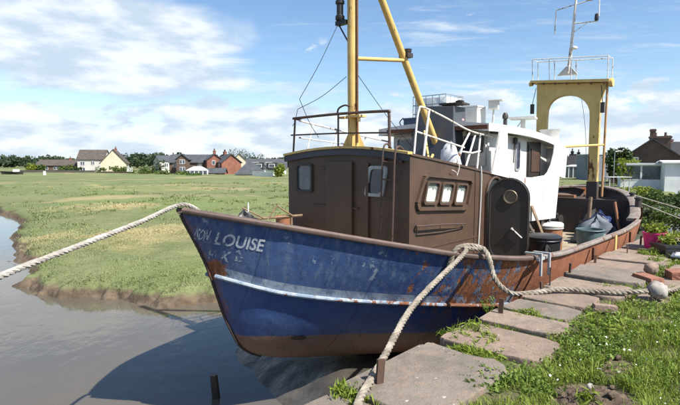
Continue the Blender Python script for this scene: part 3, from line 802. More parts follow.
# doorway and the open weathertight door
def capsule(w_, h_, n=10):
    r = w_/2; return [(r*math.cos(a), h_/2-r+r*math.sin(a)) for a in np.linspace(0, math.pi, n)]+[(r*math.cos(a), -h_/2+r+r*math.sin(a)) for a in np.linspace(math.pi, 2*math.pi, n)]
b = MB(); b.prism(capsule(.56, 1.34), lambda a, c, t_: (5.16+a, t_, .66+c), S+.01, S-.006); b.build('doorway', M['black'], cab)  # flat black plate stands for the dark of the opening
rim = [(5.16+a, S-.02, .66+c) for a, c in capsule(.62, 1.40)]
b = MB(); b.tube(rim, .022, 6, closed=True); b.build('door_coaming', M['brown_frame'], cab, smooth=True)
hx, hy, ang = 4.86, S-.05, R(-78)
ca, sa = math.cos(ang), math.sin(ang)
def DP(a, c, t_): u = a+.33; return (hx+u*ca-t_*sa, hy+u*sa+t_*ca, .665+c)
b = MB(); b.prism(capsule(.64, 1.40, 14), DP, -.02, .02)
door = b.build('weathertight_door', M['darkbrown'], boat)
b = MB(); b.tube([DP(a, c, -.024) for a, c in capsule(.60, 1.36, 14)], .014, 6, closed=True); b.build('door_rim', M['darkbrown'], door, smooth=True)
b = MB(); b.tube([DP(.02+.10*math.cos(a), .39+.10*math.sin(a), -.024) for a in np.linspace(0, 2*math.pi, 25)[:-1]], .016, 6, closed=True)
b.add([DP(.02+.095*math.cos(a), .39+.095*math.sin(a), -.023) for a in np.linspace(0, 2*math.pi, 21)[:-1]], [tuple(range(20))]); b.build('porthole', M['brass'], door, fix=False)
b = MB(); b.bar(DP(.06, -.12, -.045), DP(.22, -.26, -.045), .011); b.bar(DP(.06, -.12, -.02), DP(.06, -.12, -.06), .016); b.build('door_handle', M['white_rail'], door)
# iron rungs up the front
lad = MB()
lad.tube(spline([(2.75, -.82, 1.80), (2.64, -.82, 1.86), (2.56, -.82, 1.74), (2.56, -.79, 1.1), (2.57, -.75, .3)], 6), .013); lad.tube(spline([(2.75, -1.02, 1.78), (2.64, -1.02, 1.82), (2.56, -1.02, 1.70), (2.56, -1.0, 1.1), (2.57, -.97, .3)], 6), .015)
ladder = lad.build('ladder', M['dark_rail'], cab, smooth=True)
for z_ in (1.62, 1.38, 1.13, .88, .63):
    b = MB(); b.bar((2.56, -.79, z_), (2.56, -1.0, z_-.01), .010); b.build('rung', M['dark_rail'], cab)
# dark railing round the fore end of the roof
b = MB(); zt = 2.33
b.tube(spline([(2.75, -.79, 1.76), (2.75, -.78, 2.15), (2.75, -.77, 2.29), (2.75, -.70, 2.32), (2.75, .2, 2.34), (2.75, 1.10, 2.33), (2.77, 1.17, 2.33), (2.9, 1.17, 2.32)], 6), .021)
b.bar((2.75, 1.14, 2.32), (2.75, 1.19, 1.75), .016); b.bar((2.75, .18, 2.33), (2.75, .18, 1.82), .014); b.tube([(2.75, 1.24, 2.06), (2.75, .2, 2.05), (2.75, -.78, 2.02)], .012)
b.tube(spline([(2.75, .2, 2.34), (2.76, .18, 2.42), (2.76, .06, 2.46), (2.78, -.02, 2.44)], 5), .014)
b.build('fore_railing', M['dark_rail'], boat, smooth=True)
b = MB()  # thin white rails down the far side of the roof
b.tube([(2.85, 1.15, 2.30), (4.0, 1.12, 2.16), (5.25, 1.08, 2.02)], .016); b.tube([(2.85, 1.15, 2.02), (4.0, 1.12, 1.94), (5.25, 1.08, 1.80)], .012)
for x, zt_ in ((3.1, 2.27), (3.7, 2.2), (4.5, 2.1)): b.bar((x-.12, 1.14, rooftop(x, 1.1)), (x+.06, 1.13, zt_), .013)
b.tube([(3.0, 1.14, 1.78), (4.9, .9, 1.72)], .010); b.build('side_railing', M['white_rail'], boat, smooth=True)
# white guard rails on the near side of the roof
b = MB(); y_ = -1.12
b.tube(spline([(2.86, y_, rooftop(2.86, y_)), (2.92, y_, 2.15), (2.97, y_, 2.32), (3.06, y_, 2.37), (3.6, y_, 2.28), (4.5, y_+.05, 2.12), (5.3, y_+.05, 2.05)], 6), .0145)
b.bar((3.10, y_, rooftop(3.1, y_)), (3.22, y_, 2.34), .019); b.tube([(2.90, y_, 2.03), (3.6, y_, 1.93), (4.25, y_, 1.84)], .014)
b.bar((3.9, y_, 1.55), (4.52, y_+.06, 2.08), .016); b.bar((4.3, y_, 1.52), (4.75, y_+.08, 2.05), .017); b.bar((4.05, y_, 1.58), (4.2, y_, 1.88), .016); b.tube([(4.2, y_+.02, 1.78), (4.55, y_+.02, 1.76), (4.98, y_+.1, 1.80)], .015); b.bar((4.98, y_+.1, 2.08), (4.80, y_+.06, 1.48), .017)
b.build('guard_rail', M['white_rail'], boat, smooth=True)
b = MB(); b.bar((3.35, -1.05, 1.62), (4.15, -.45, 2.12), .017); b.bar((3.35, -1.05, 1.60), (3.5, -1.02, 1.72), .02); b.build('rail_brace', M['pale_yellow'], boat)

# ---- mast and its leg
mast = MB(); mast.tube([(2.90, 0, 1.76), (2.89, 0, 2.2), (2.87, 0, 3.4), (2.86, 0, 5.6)], [.085, .082, .079, .074], 18)
mast_o = mast.build('mast', M['yellow'], boat, smooth=True)
b = MB()
for a in (0, 90, 180, 270):
    c, s = math.cos(R(a+35)), math.sin(R(a+35)); b.add([(2.9+c*.075-s*.006, s*.075+c*.006, 1.78), (2.9+c*.21-s*.006, s*.21+c*.006, 1.76), (2.9+c*.075-s*.006, s*.075+c*.006, 2.06), (2.9+c*.075+s*.006, s*.075-c*.006, 1.78), (2.9+c*.21+s*.006, s*.21-c*.006, 1.76), (2.9+c*.075+s*.006, s*.075-c*.006, 2.06)], [(0, 1, 2), (3, 5, 4), (0, 3, 4, 1), (1, 4, 5, 2), (2, 5, 3, 0)])
b.build('foot_gusset', M['yellow'], mast_o)
b = MB(); b.tube([(2.87, -.10, 1.9), (2.86, -.10, 3.3), (2.85, -.095, 5.5)], .016); b.build('conduit', M['rust'], mast_o, smooth=True)
b = MB(); b.box((2.70, -.28, 2.27), (2.86, -.02, 2.30)); b.box((2.72, -.26, 2.2), (2.75, -.22, 2.27)); b.box((2.78, .08, 2.27), (2.86, .2, 2.3)); b.build('bracket', M['yellow'], mast_o)
b = MB(); b.lathe([(.055, 0), (.07, .02), (.07, .07), (.05, .09), (.05, .24), (.068, .25), (.068, .29), (.03, .33)], (2.80, .19, 3.72), 14)
b.box((2.77, .06, 3.66), (2.85, .26, 3.72)); b.bar((2.82, .22, 3.66), (2.85, .08, 3.42), .012); b.build('mast_lamp', [M['black']], mast_o, smooth=True)
b = MB(); b.bar((5.25, -.205, 1.49), (2.95, -.02, 4.95), .062, 14, r2=.055); leg = b.build('mast_leg', M['yellow'], boat, smooth=True)
b = MB(); b.bar((5.255, -.205, 1.48), (5.06, -.193, 1.78), .066, 14); b.build('rusted_foot', M['rust'], leg)
b = MB(); b.bar((2.92, -.02, 3.16), (4.02, -.12, 3.28), .030, 10); b.build('cross_bar', M['yellow'], leg, smooth=True)
b = MB(); b.box((4.00, -.21, 3.33), (4.15, -.03, 3.40)); b.lathe([(.06, 0), (.07, .05), (.03, .06)], (4.1, -.14, 3.42), 10); b.build('block_lug', M['blacksteel'], leg)
b = MB()
for p in (((2.8, .18, 3.75), (2.3, .55, 2.55)), ((2.3, .55, 2.55), (2.75, .6, 2.0)), ((2.85, .1, 2.9), (2.4, .7, 2.42)), ((2.4, .7, 2.42), (2.7, 1.15, 2.2)), ((2.9, 0, 3.0), (4.9, .2, 1.8))):
    b.tube(spline([p[0], tuple((Vector(p[0])+Vector(p[1]))/2-Vector((0, 0, .05))), p[1]], 6), .005, 5)
b.build('stay_wires', M['wire'], boat)

# ---- wheelhouse
wh = MB()
wh.box((5.3, -1.0, 1.30), (5.36, 1.0, 2.20)); wh.box((5.36, .95, 1.25), (8.6, 1.0, 2.12)); wh.box((5.36, -.94, .5), (8.24, -.88, 2.12)); wh.box((8.18, -.88, .5), (8.4, .95, 2.05))
whl = wh.build('wheelhouse', M['white'], boat)
b = MB(); b.box((5.255, -.98, 1.55), (5.297, .98, 2.16)); b.build('front_panel', M['cream'], whl)
framed_window('front_window', [(5.255, .90, 1.78), (5.255, .50, 1.78), (5.255, .50, 2.10), (5.255, .90, 2.10)], (-1, 0, 0), .035, M['lightgrey'], M['glass'], whl)
framed_window('front_window', [(5.255, -.58, 1.78), (5.255, -.95, 1.78), (5.255, -.95, 2.08), (5.255, -.58, 2.08)], (-1, 0, 0), .035, M['blacksteel'], M['navyglass'], whl)
# visor roof, curving down aft
def roofz(x, y): return interp_roof(x)+.07*(1-(y/1.15)**2)
interp_roof = interp([4.9, 5.3, 6.4, 7.7, 8.5, 9.0], [2.26, 2.27, 2.25, 2.16, 2.02, 1.88])
rx = np.linspace(5.0, 9.0, 16); ry = np.linspace(-1.16, 1.16, 9); b = MB()
v = [(x, y, roofz(x, y)+dz_) for dz_ in (0, -.13) for x in rx for y in ry]; nR = 16*9; f = []
for i in range(15):
    for j in range(8):
        a = i*9+j; f += [(a, a+9, a+10, a+1), (nR+a, nR+a+1, nR+a+10, nR+a+9)]
for i in range(15):
    for j in (0, 8): a = i*9+j; f.append((a, a+9, nR+a+9, nR+a))
for j in range(8):
    for i in (0, 15): a = i*9+j; f.append((a, a+1, nR+a+1, nR+a))
b.add(v, f); b.build('roof', M['white'], whl, smooth=True)
b = MB(); b.box((4.985, -1.14, 2.17), (4.997, .95, 2.24)); b.build('visor_edge', M['rust'], whl)
# near-side cheek and the bridge wing bulwark with its cut-away
wing = [(5.0, 1.42), (6.12, 1.28), (6.12, .56), (6.14, .50), (8.06, .43), (8.22, 1.30), (8.42, 1.90), (8.30, 1.93), (7.93, 2.02), (7.86, 1.78), (7.74, 1.56), (7.56, 1.40), (7.4, 1.33), (6.7, 1.30), (6.1, 1.33), (5.75, 1.44), (5.62, 1.6), (5.58, 1.85), (5.56, 2.13), (5.28, 2.15)]
b = MB(); fw_ = lambda a, c, t_: (a, t_, c); b.prism(wing, fw_, -1.235, -1.205); b.build('wing_bulwark', M['wingwhite'], whl)
b = MB(); b.bar((6.16, -1.241, 1.27), (6.16, -1.241, .56), .010, 6); b.build('weld_seam', M['wingwhite'], whl)
b = MB(); b.bar((7.3, -1.238, 1.30), (7.3, -1.238, .48), .006, 6); b.build('weld_seam', M['wingwhite'], whl)
b = MB(); b.tube([(x, -1.22, z+.005) for x, z in wing[8:19]], .018, 6); b.build('wing_capping', M['white'], whl, smooth=True)
b = MB(); b.box((5.36, -1.2, 1.0), (8.1, -.945, 1.04)); b.build('wing_floor', M['lightgrey'], whl)
for (x0, x1, z0, z1, g) in ((5.92, 6.14, 1.50, 2.0, 'glass'), (6.58, 6.80, 1.45, 2.02, 'navyglass')):
    framed_window('side_window', [(x0, -.942, z0), (x1, -.942, z0), (x1, -.942, z1), (x0, -.942, z1)], (0, -1, 0), .03, M['grey'], M[g], whl, .02)
b = MB(); b.box((7.15, -.955, 1.1), (7.86, -.942, 2.03), 0); b.box((7.19, -.97, 1.12), (7.82, -.956, 1.98), 1); b.box((7.30, -.985, 1.42), (7.72, -.972, 1.90), 2); b.build('side_door', [M['darkbrown'], M['darkbrown'], M['brown']], whl)
b = MB(); b.lathe([(.02, 0), (.045, .02), (.045, .12), (.02, .14)], (6.45, -1.0, 1.95), 10); b.tube([(6.45, -.98, 2.02), (6.46, -.97, 1.6)], .012); b.build('wall_lamp', M['blacksteel'], whl, smooth=True)
b = MB(); b.box((8.25, -1.20, 1.34), (8.30, -.45, 1.92)); b.build('after_screen', M['lightgrey'], whl)
b = MB(); b.prism([(8.24, 1.32), (8.72, 1.26), (8.80, 1.85), (8.46, 1.90), (8.4, 1.9)], fw_, -1.19, -1.17); b.build('side_screen', M['lightgrey'], whl)
b = MB(); b.lathe([(.17, 0), (.2, .03), (.21, .30), (.22, .32)], (8.62, -.85, 2.02), 18); b.build('roof_drum', M['lightgrey'], whl, smooth=True)
# open shelter under the wing
b = MB(); b.box((6.14, -.62, -.45), (8.3, -.56, .5)); b.build('shelter_back', M['darkbrown'], whl)  # dark colour stands in for shade inside the shelter
b = MB(); b.box((7.42, -1.18, -.44), (7.56, -1.04, .46)); b.build('shelter_post', M['brown'], whl)
b = MB(); b.box((8.2, -.62, -.44), (8.3, .9, .5)); b.build('after_bulkhead', M['darkinside'], whl)
b = MB()
for k in range(3): b.tube([(6.25+k*.1, -1.24, .62+.05*k), (6.27+k*.1, -1.25, .9+.1*((k*2) % 3))], .02+.01*(k % 2), 6)
b.build('flaked_patch', M['brown'], whl)
# funnel casing in front of the wheelhouse
b = MB(); b.prism([(4.75, .28), (4.75, -.52), (4.75, -.52), (4.75, .28)], lambda a, c, t_: (a, c, t_), 0, 1) if False else None
b.add([(4.80, .42, 1.50), (4.80, -.62, 1.45), (5.25, -.62, 1.45), (5.25, .42, 1.50), (5.02, .20, 2.64), (5.02, -.48, 2.60), (5.45, -.48, 2.60), (5.45, .20, 2.64)], [(3, 2, 1, 0), (4, 5, 6, 7), (0, 1, 5, 4), (1, 2, 6, 5), (2, 3, 7, 6), (3, 0, 4, 7)])
fun = b.build('funnel_casing', M['funnel'], boat, bevel=.01)
b = MB(); b.box((5.05, -.60, 2.635), (5.40, -.16, 2.665), rot=('Z', .12)); b.lathe([(.07, 0), (.08, .03), (.03, .05)], (5.2, -.5, 2.667), 10); b.build('funnel_lid', M['blacksteel'], fun)
# fittings on the wheelhouse roof
b = MB(); b.bar((6.05, -.72, 2.27), (6.08, -.72, 2.60), .018); b.bar((5.95, -.78, 2.27), (6.08, -.73, 2.5), .011); b.box((6.0, -.81, 2.60), (6.18, -.63, 2.76), rot=('Z', .3)); b.box((5.98, -.88, 2.755), (6.20, -.62, 2.775), rot=('Z', .3)); b.build('floodlight', M['lightgrey'], whl, bevel=.008)
b = MB(); b.lathe([(.04, 0), (.035, .18), (.055, .19), (.055, .25), (.03, .3)], (6.42, -.80, 2.26), 12); b.build('vent_pipe', M['blacksteel'], whl, smooth=True)
b = MB(); b.bar((7.7, -.62, 2.15), (7.7, -.62, 2.53), .05); b.bar((7.4, -.52, 2.2), (7.65, -.6, 2.48), .012); b.box((7.46, -.88, 2.53), (7.94, -.36, 2.57), rot=('Z', .25)); b.build('radar_scanner', M['lightgrey'], whl)
# ladder down from the wing to the after deck
b = MB()
for yy in (-1.08, -.80): b.bar((8.3, yy, 1.32), (8.05, yy, -.3), .018)
for k in range(8): z_ = -.1+k*.19; xx = 8.3-.25*(1.32-z_)/1.62; b.bar((xx, -1.08, z_), (xx, -.8, z_), .012)
b.build('after_ladder', M['galv'], boat)
# dim jumble forward of the poop: winch frame
b = MB()
for xx in (11.6, 12.1): b.bar((xx, .1, -.45), (xx, .1, .15), .03)
b.bar((11.6, .1, .12), (12.1, .1, .12), .03); b.lathe([(.18, -.2), (.18, -.17), (.08, -.16), (.08, .16), (.18, .17), (.18, .2)], (11.85, .1, -.05), 14, rot=Matrix.Rotation(R(90), 3, 'X')); b.build('winch', M['blacksteel'], boat, smooth=True)
b = MB(); b.box((9.2, .3, .28), (12.6, .42, .40)); b.box((9.2, .3, -.45), (9.3, .42, .3)); b.build('after_beam', M['darkinside'], boat)

# ---- gantry over the stern
GX0 = 13.2
def sh(y, z): return z+.085*y*max(0, min(1, (z-1.)/3.))
gan = MB()
arch = [(-.63, .52), (-.39, .52), (-.385, 2.98)]
for k in range(15):
    a = math.pi*k/14; arch.append((.2475-.63*math.cos(a) if 0 < k < 14 else (-.385 if k == 0 else .88), 2.98+.05*(k/14)+.62*math.sin(a)**.8))
arch += [(.90, .52), (1.14, .52), (1.20, 3.97), (-.80, 3.97), (-.64, 3.45)]
pts = [(y, sh(y, z)) for y, z in arch]
gan.prism(pts, lambda a, c, t_: (t_, a, c), GX0-.10, GX0+.10)
g_o = gan.build('gantry', M['pale_yellow'], boat)
b = MB(); b.box((GX0-.125, -.65, .5), (GX0+.125, -.37, 1.05)); b.build('post_foot', M['darkinside'], g_o)
b = MB(); b.box((GX0-.104, -.627, 1.06), (GX0-.1005, -.395, 3.02)); b.box((GX0-.10, -.6345, 1.06), (GX0+.10, -.631, 2.95)); b.build('rusted_facing', M['rustpost'], g_o)
b = MB()
pl = [(-.90, 3.99), (1.36, 3.99), (1.36, 4.07), (-.90, 4.07)]
b.prism([(y, sh(y, z)) for y, z in pl], lambda a, c, t_: (t_, a, c), GX0-.24, GX0+.30); b.build('platform', M['pale_yellow'], g_o)
for yy, r_ in ((-.93, .12), (1.38, .07)):
    b = MB(); b.lathe([(r_, -.05), (r_*1.06, -.04), (r_*1.06, .04), (r_, .05)], (GX0-.1, yy, sh(yy, 3.98)), 16, rot=Matrix.Rotation(R(90), 3, 'X')); b.build('roller', M['yellow'], g_o, smooth=True)
for k in range(7):
    yy = -.9+k*.38; b = MB(); b.box((GX0-.26, yy*.9, sh(yy, 3.93)), (GX0-.22, yy*.9+.06, sh(yy, 3.99))); b.build('platform_lug', M['rust'], g_o)
rl = MB(); zt = 4.72
for yy in (-.85, .14, .78, 1.30):
    for xx in (GX0-.2, GX0+.26): rl.bar((xx, yy, sh(yy, 4.05)), (xx, yy+.03*(yy > 0), sh(yy, zt-.02)), .013, 6)
for z_ in (zt, zt-.1):
    c = [(GX0-.2, -.85), (GX0-.2, 1.33), (GX0+.26, 1.33), (GX0+.26, -.85)]
    if z_ == zt: rl.tube([(x, y, sh(y, z_)) for x, y in c], .015, 6, closed=True)
rl.build('platform_railing', M['white_rail'], g_o)
am = MB(); am.tube([(GX0, .30, 4.30), (GX0, .22, 5.3), (GX0, .12, 6.9)], [.055, .045, .03], 12); aer = am.build('aerial_mast', M['white_rail'], g_o, smooth=True)
b = MB(); b.prism([(.02, 4.25), (.62, 4.27), (.36, 4.52), (.24, 4.52)], lambda a, c, t_: (t_, a, c), GX0-.03, GX0+.03); b.build('aerial_foot', M['lightgrey'], g_o)
b = MB(); b.tube([(GX0, .74, 5.55), (GX0, .72, 6.20), (GX0, .70, 6.26), (GX0, .15, 6.32), (GX0, -.48, 6.38), (GX0, -.50, 6.36), (GX0, -.50, 5.85)], .016, 6); b.tube([(GX0, .16, 5.76), (GX0, -.46, 5.72)], .018, 6); b.bar((GX0, .2, 5.5), (GX0, -.2, 5.73), .010); b.tube([(GX0, .15, 6.32), (GX0, .2, 6.6)], .01); b.build('cross_arms', M['white_rail'], aer if False else g_o)
b = MB(); b.lathe([(.05, 0), (.06, .04), (.05, .18), (.02, .2)], (GX0, -.44, 5.74), 12); b.build('signal_lamp', M['black'], g_o, smooth=True)
b = MB(); b.lathe([(.09, 0), (.07, .06), (.02, .09)], (GX0, -.24, 6.36), 12); b.build('aerial_dome', M['lightgrey'], g_o, smooth=True)
b = MB(); b.lathe([(.10, 0), (.09, .05), (.03, .08)], (GX0-.1, .12, 5.0), 12); b.build('aerial_dome', M['lightgrey'], g_o, smooth=True)
for yy, zz_ in ((1.30, 3.15), (-.74, 3.05)):
    b = MB(); b.box((GX0-.2, yy-.05, zz_), (GX0-.12, yy+.05, zz_+.3)); b.bar((GX0-.16, yy, zz_+.3), (GX0-.16, yy*.92, zz_+.8), .01); b.build('pulley_block', M['blacksteel'], g_o)
b = MB(); b.bar((GX0-.1, -.80, .62), (GX0-.05, -.82, 3.96), .032, 10); b.build('derrick_pole', M['derrick'], boat, smooth=True)
b = MB(); b.bar((9.2, -.55, 1.96), (GX0-.1, -.78, 2.13), .03, 8); b.build('derrick_tie', M['pale_yellow'], boat, smooth=True)
b = MB(); b.tube(spline([(GX0, -.1, 3.6), (GX0, -.25, 2.6), (GX0, -.32, 1.4)], 5), .006, 5); b.build('hanging_wire', M['wire'], g_o)
b = MB(); b.bar((11.35, -.95, -.45), (11.4, -.98, .7), .045, 10); b.build('deck_prop', M['wood'], boat, smooth=True)

# ------------------------------------------------------------------ ropes
def rope(name, pts, r, mat, n=14, pitch=5.2):
    P = spline(pts, n); cum = [0.]
    for a, c in zip(P, P[1:]): cum.append(cum[-1]+(c-a).length)
    L = cum[-1]; step = r*.85; m = int(L/step)
    ca = np.array(cum); arr = np.array(P); ss = np.linspace(0, L, m)
    Q = [Vector((np.interp(s, ca, arr[:, 0]), np.interp(s, ca, arr[:, 1]), np.interp(s, ca, arr[:, 2]))) for s in ss]
    b = MB(); prev = None; fr = []
    for i in range(m):
        t = (Q[min(i+1, m-1)]-Q[max(i-1, 0)]).normalized()
        a = t.cross(Vector((0, 0, 1))) if prev is None else prev-t*prev.dot(t)
        a.normalize(); prev = a; fr.append((a, t.cross(a)))
    for k in range(3):
        sp = []
        for i in range(m):
            ph = 2*math.pi*(ss[i]/(pitch*r)+k/3); a, c = fr[i]; sp.append(Q[i]+(a*math.cos(ph)+c*math.sin(ph))*r*.46)
        b.tube(sp, [r*(.58+.10*(float(vnoise(i*.23+k*9, k*3.3, 5))-.5)) for i in range(m)], 6)
    return b.build(name, mat, None, smooth=True)
cp = lambda x, y, z: tuple(LW(x, y, z))
tag(rope('mooring_rope', [cp(.62, .05, .62), cp(.40, .04, .86), cp(.22, .02, 1.06), cp(.04, 0, 1.14), cp(-.12, -.01, 1.12), (-1.94, 4.86, 1.03), (-2.14, 4.1, .925), (-2.37, 3.2, .80), (-2.7, 1.9, .55), (-3.05, .6, .22), (-3.2, -.1, .06), (-3.1, -.6, .03)], .026, M['rope_clean']),
    'pale twisted rope running from the stem head off to the left', 'rope', 'mooring ropes')
tag(rope('mooring_rope', [cp(3.12, -1.90, .30), cp(3.13, -2.03, .47), cp(3.02, -2.06, .505), cp(2.86, -1.98, .52), cp(2.74, -1.96, .535), cp(2.64, -2.02, .49), (.90, 5.1, .28), (.62, 4.55, .19), (.35, 3.85, .07), (.24, 3.55, .035), (.14, 3.25, .03), (.02, 2.7, .03), (-.2, 2.0, .03)], .032, M['rope']),
    'dirty rope sloping down from the rail to the near iron peg', 'rope', 'mooring ropes')
tag(rope('mooring_rope', [cp(2.62, -1.80, .25), cp(2.66, -1.88, .50), cp(2.78, -1.93, .555), cp(2.92, -1.99, .55), cp(3.02, -2.09, .50), cp(2.99, -2.18, .40), cp(2.93, -2.3, .16), cp(2.95, -2.5, .02), cp(3.15, -2.72, .03), cp(3.42, -2.92, .055), cp(3.60, -3.2, .045), cp(3.72, -3.45, .05), cp(3.86, -3.72, .08), cp(4.02, -3.82, .10), cp(4.25, -3.92, .05), cp(4.6, -4.05, .06), cp(5.2, -4.35, .05)], .034, M['rope']),
    'thick dirty rope sagging from the rail and lying across the slabs', 'rope', 'mooring ropes')
for i, (p, lab) in enumerate((([cp(11.25, -2.15, .62), cp(11.5, -3.2, .18), cp(12.0, -4.2, -.2), cp(12.8, -5.2, -.5)], 'thin line from the stern to the weedy bank, lower of the pair'),
                              ([cp(12.3, -1.77, .75), cp(12.9, -3.2, .3), cp(13.8, -4.8, .0), cp(15.5, -7.0, -.3)], 'thin line from the stern to the weedy bank, upper of the pair'))):
    tag(rope('stern_line', p, .014, M['rope_clean'], pitch=7), lab, 'rope', 'stern lines')

# ------------------------------------------------------------------ iron pegs along the quay edge
PEGS = [(-.10, -2.84, .19, .024, 'rusty iron peg on the near slab beside the sloping rope', 4), (2.12, -2.74, .17, .021, 'rusty iron peg on the second slab just under the hull', -3), (3.28, -2.74, .15, .018, 'rusty iron peg where the sagging rope reaches the slabs', 5),
        (3.72, -2.68, .24, .016, 'thin iron peg left of the two rail clamps', -4), (4.42, -2.70, .20, .016, 'iron peg on the raised dark-edged slab by the hull', 6), (5.55, -2.72, .16, .015, 'small iron peg by the orange bulwark, beyond the raised slab', 2),
        (6.95, -2.86, .17, .015, 'small iron peg midway along the orange bulwark', 12), (7.95, -2.86, .22, .014, 'far iron peg near the pink pot', -2)]
for x, y, h, r, lab, tl in PEGS:
    b = MB(); p = LW(x, y); t = R(tl)
    M3 = Matrix.Rotation(.5+x, 3, 'Z')@Matrix.Rotation(t, 3, 'Y')
    for (a, c, d_, f_) in ((-.1, h*.86, 1., 1.), (h*.86, h, 1.06, 1.05)): b.add([M3@Vector((sx*r*1.15*d_, sy*r*.55*f_, zz)) for zz in (a, c) for sx, sy in ((-1, -1), (1, -1), (1, 1), (-1, 1))], [(3, 2, 1, 0), (4, 5, 6, 7), (0, 1, 5, 4), (1, 2, 6, 5), (2, 3, 7, 6), (3, 0, 4, 7)])
    e = b.build('iron_peg', M['pegrust']); e.location = (p.x, p.y, 0)
    tag(e, lab, 'peg', 'iron pegs along the quay edge')

# ------------------------------------------------------------------ loose stones, bricks, earth
def stone(name, x, y, z, sx, sy, sz, mat, lab, cat, seed=0, rz=0., rough=.25, box=False):
    bm = bmesh.new()
    if box:
        bmesh.ops.create_cube(bm, size=1.); bmesh.ops.subdivide_edges(bm, edges=bm.edges, cuts=3, use_grid_fill=True)
    else: bmesh.ops.create_icosphere(bm, subdivisions=3, radius=.5)
    for v_ in bm.verts:
        n_ = float(fbm(v_.co.x*5+seed*5, v_.co.y*5+v_.co.z*4.3, 70+seed))-.5
        if box:
            l_ = max(abs(c) for c in v_.co); edge = sum(abs(c) > .45 for c in v_.co)
            v_.co *= 1+n_*rough*.5-(.06 if edge == 3 else .025 if edge == 2 else 0)
        else: v_.co *= 1+n_*rough*4
        v_.co = Vector((v_.co.x*sx, v_.co.y*sy, v_.co.z*sz))
    me = bpy.data.meshes.new(name); bm.to_mesh(me); bm.free(); me.materials.append(mat)
    if not box or rough > .5: me.shade_smooth()
    o = bpy.data.objects.new(name, me); COL.objects.link(o); p = LW(x, y, z); o.location = p; o.rotation_euler = (random.uniform(-.08, .08), random.uniform(-.08, .08), rz+BROT)
    return tag(o, lab, cat)
stone('boulder', 3.98, -3.84, .09, .27, .21, .20, M['concrete'], 'lumpy grey stone with the thick rope laid over it', 'stone', 1, .4, .17)
stone('brick', 3.02, -3.52, .025, .24, .11, .07, M['slab'][1], 'tan brick lying in the grass near the rope', 'brick', 2, 2.1, .2, True)
stone('stone_block', 4.72, -3.60, .06, .34, .20, .10, M['brickred'], 'flat reddish stone lying below the round rubble block', 'stone', 3, .9, .3, True)
stone('stone_block', 5.05, -3.58, .14, .17, .17, .17, M['slab'][1], 'round-edged red rubble block by the flat reddish stone', 'stone', 4, .3, .3)
stone('stone_block', 5.35, -3.82, .05, .28, .2, .12, M['brickred'], 'broken red brick rubble at the right edge, by the pots', 'stone', 5, .5, .3, True)
stone('stone_block', 5.9, -3.95, .06, .25, .2, .14, M['slab'][1], 'pinkish rubble stone behind the broken red brick', 'stone', 6, 1.2, .3)
# earth mound in the foreground
def mound(x, y, rx, ry, h, name, lab, seed):
    n = 46; a = np.linspace(-1.25, 1.25, n); U, V = np.meshgrid(a, a, indexing='ij')
    d = np.hypot(U, V)+(fbm(U*2+seed, V*2, seed)-.5)*.5
    prof = np.clip(1-d, 0, 1)
    H = h*(prof**.8)*(.75+.6*fbm(U*3, V*3, seed+4))+(fbm(U*9, V*9, seed+8)-.5)*.055*np.clip(prof*4, 0, 1)-.03*(d > 1)
    base = LW(x, y)
    X = base.x+U*rx; Y = base.y+V*ry
    Z = land_h(X, Y)+H-.012
    vs = np.stack([X, Y, Z], -1).reshape(-1, 3); ii = np.arange(n*n).reshape(n, n)
    fs = np.stack([ii[:-1, :-1], ii[1:, :-1], ii[1:, 1:], ii[:-1, 1:]], -1).reshape(-1, 4)
    o = fast_mesh(name, vs, fs, M['dirt']); o['kind'] = 'stuff'; tag(o, lab, 'earth'); return o
mound(.72, -4.06, .30, .25, .09, 'earth_mound', 'loose brown earth mound at the bottom edge of the grass', 81)
mound(1.40, -4.02, .24, .14, .03, 'bare_earth', 'bare patch of brown earth beyond the near mound', 85)
for i, (x, y, s_) in enumerate(((.80, -4.0, .045), (.62, -3.92, .03), (.88, -4.12, .035), (.70, -4.16, .05), (.95, -3.98, .028), (1.62, -3.98, .05))):
    labs = ['grey pebble on top of the earth mound', 'small clod on the left flank of the earth mound', 'pebble on the right flank of the earth mound', 'largest clod at the foot of the earth mound', 'tiny clod behind the earth mound', 'dark clod in the grass beyond the earth mound']
    q = LW(x, y); zz = float(land_h(np.array([q.x]), np.array([q.y]))[0])+.05*(i < 4)
    stone('clod', x, y, zz+s_*.4, s_*1.4, s_, s_*.9, M['concrete'] if i == 0 else M['dirt'], labs[i], 'clod', 20+i)

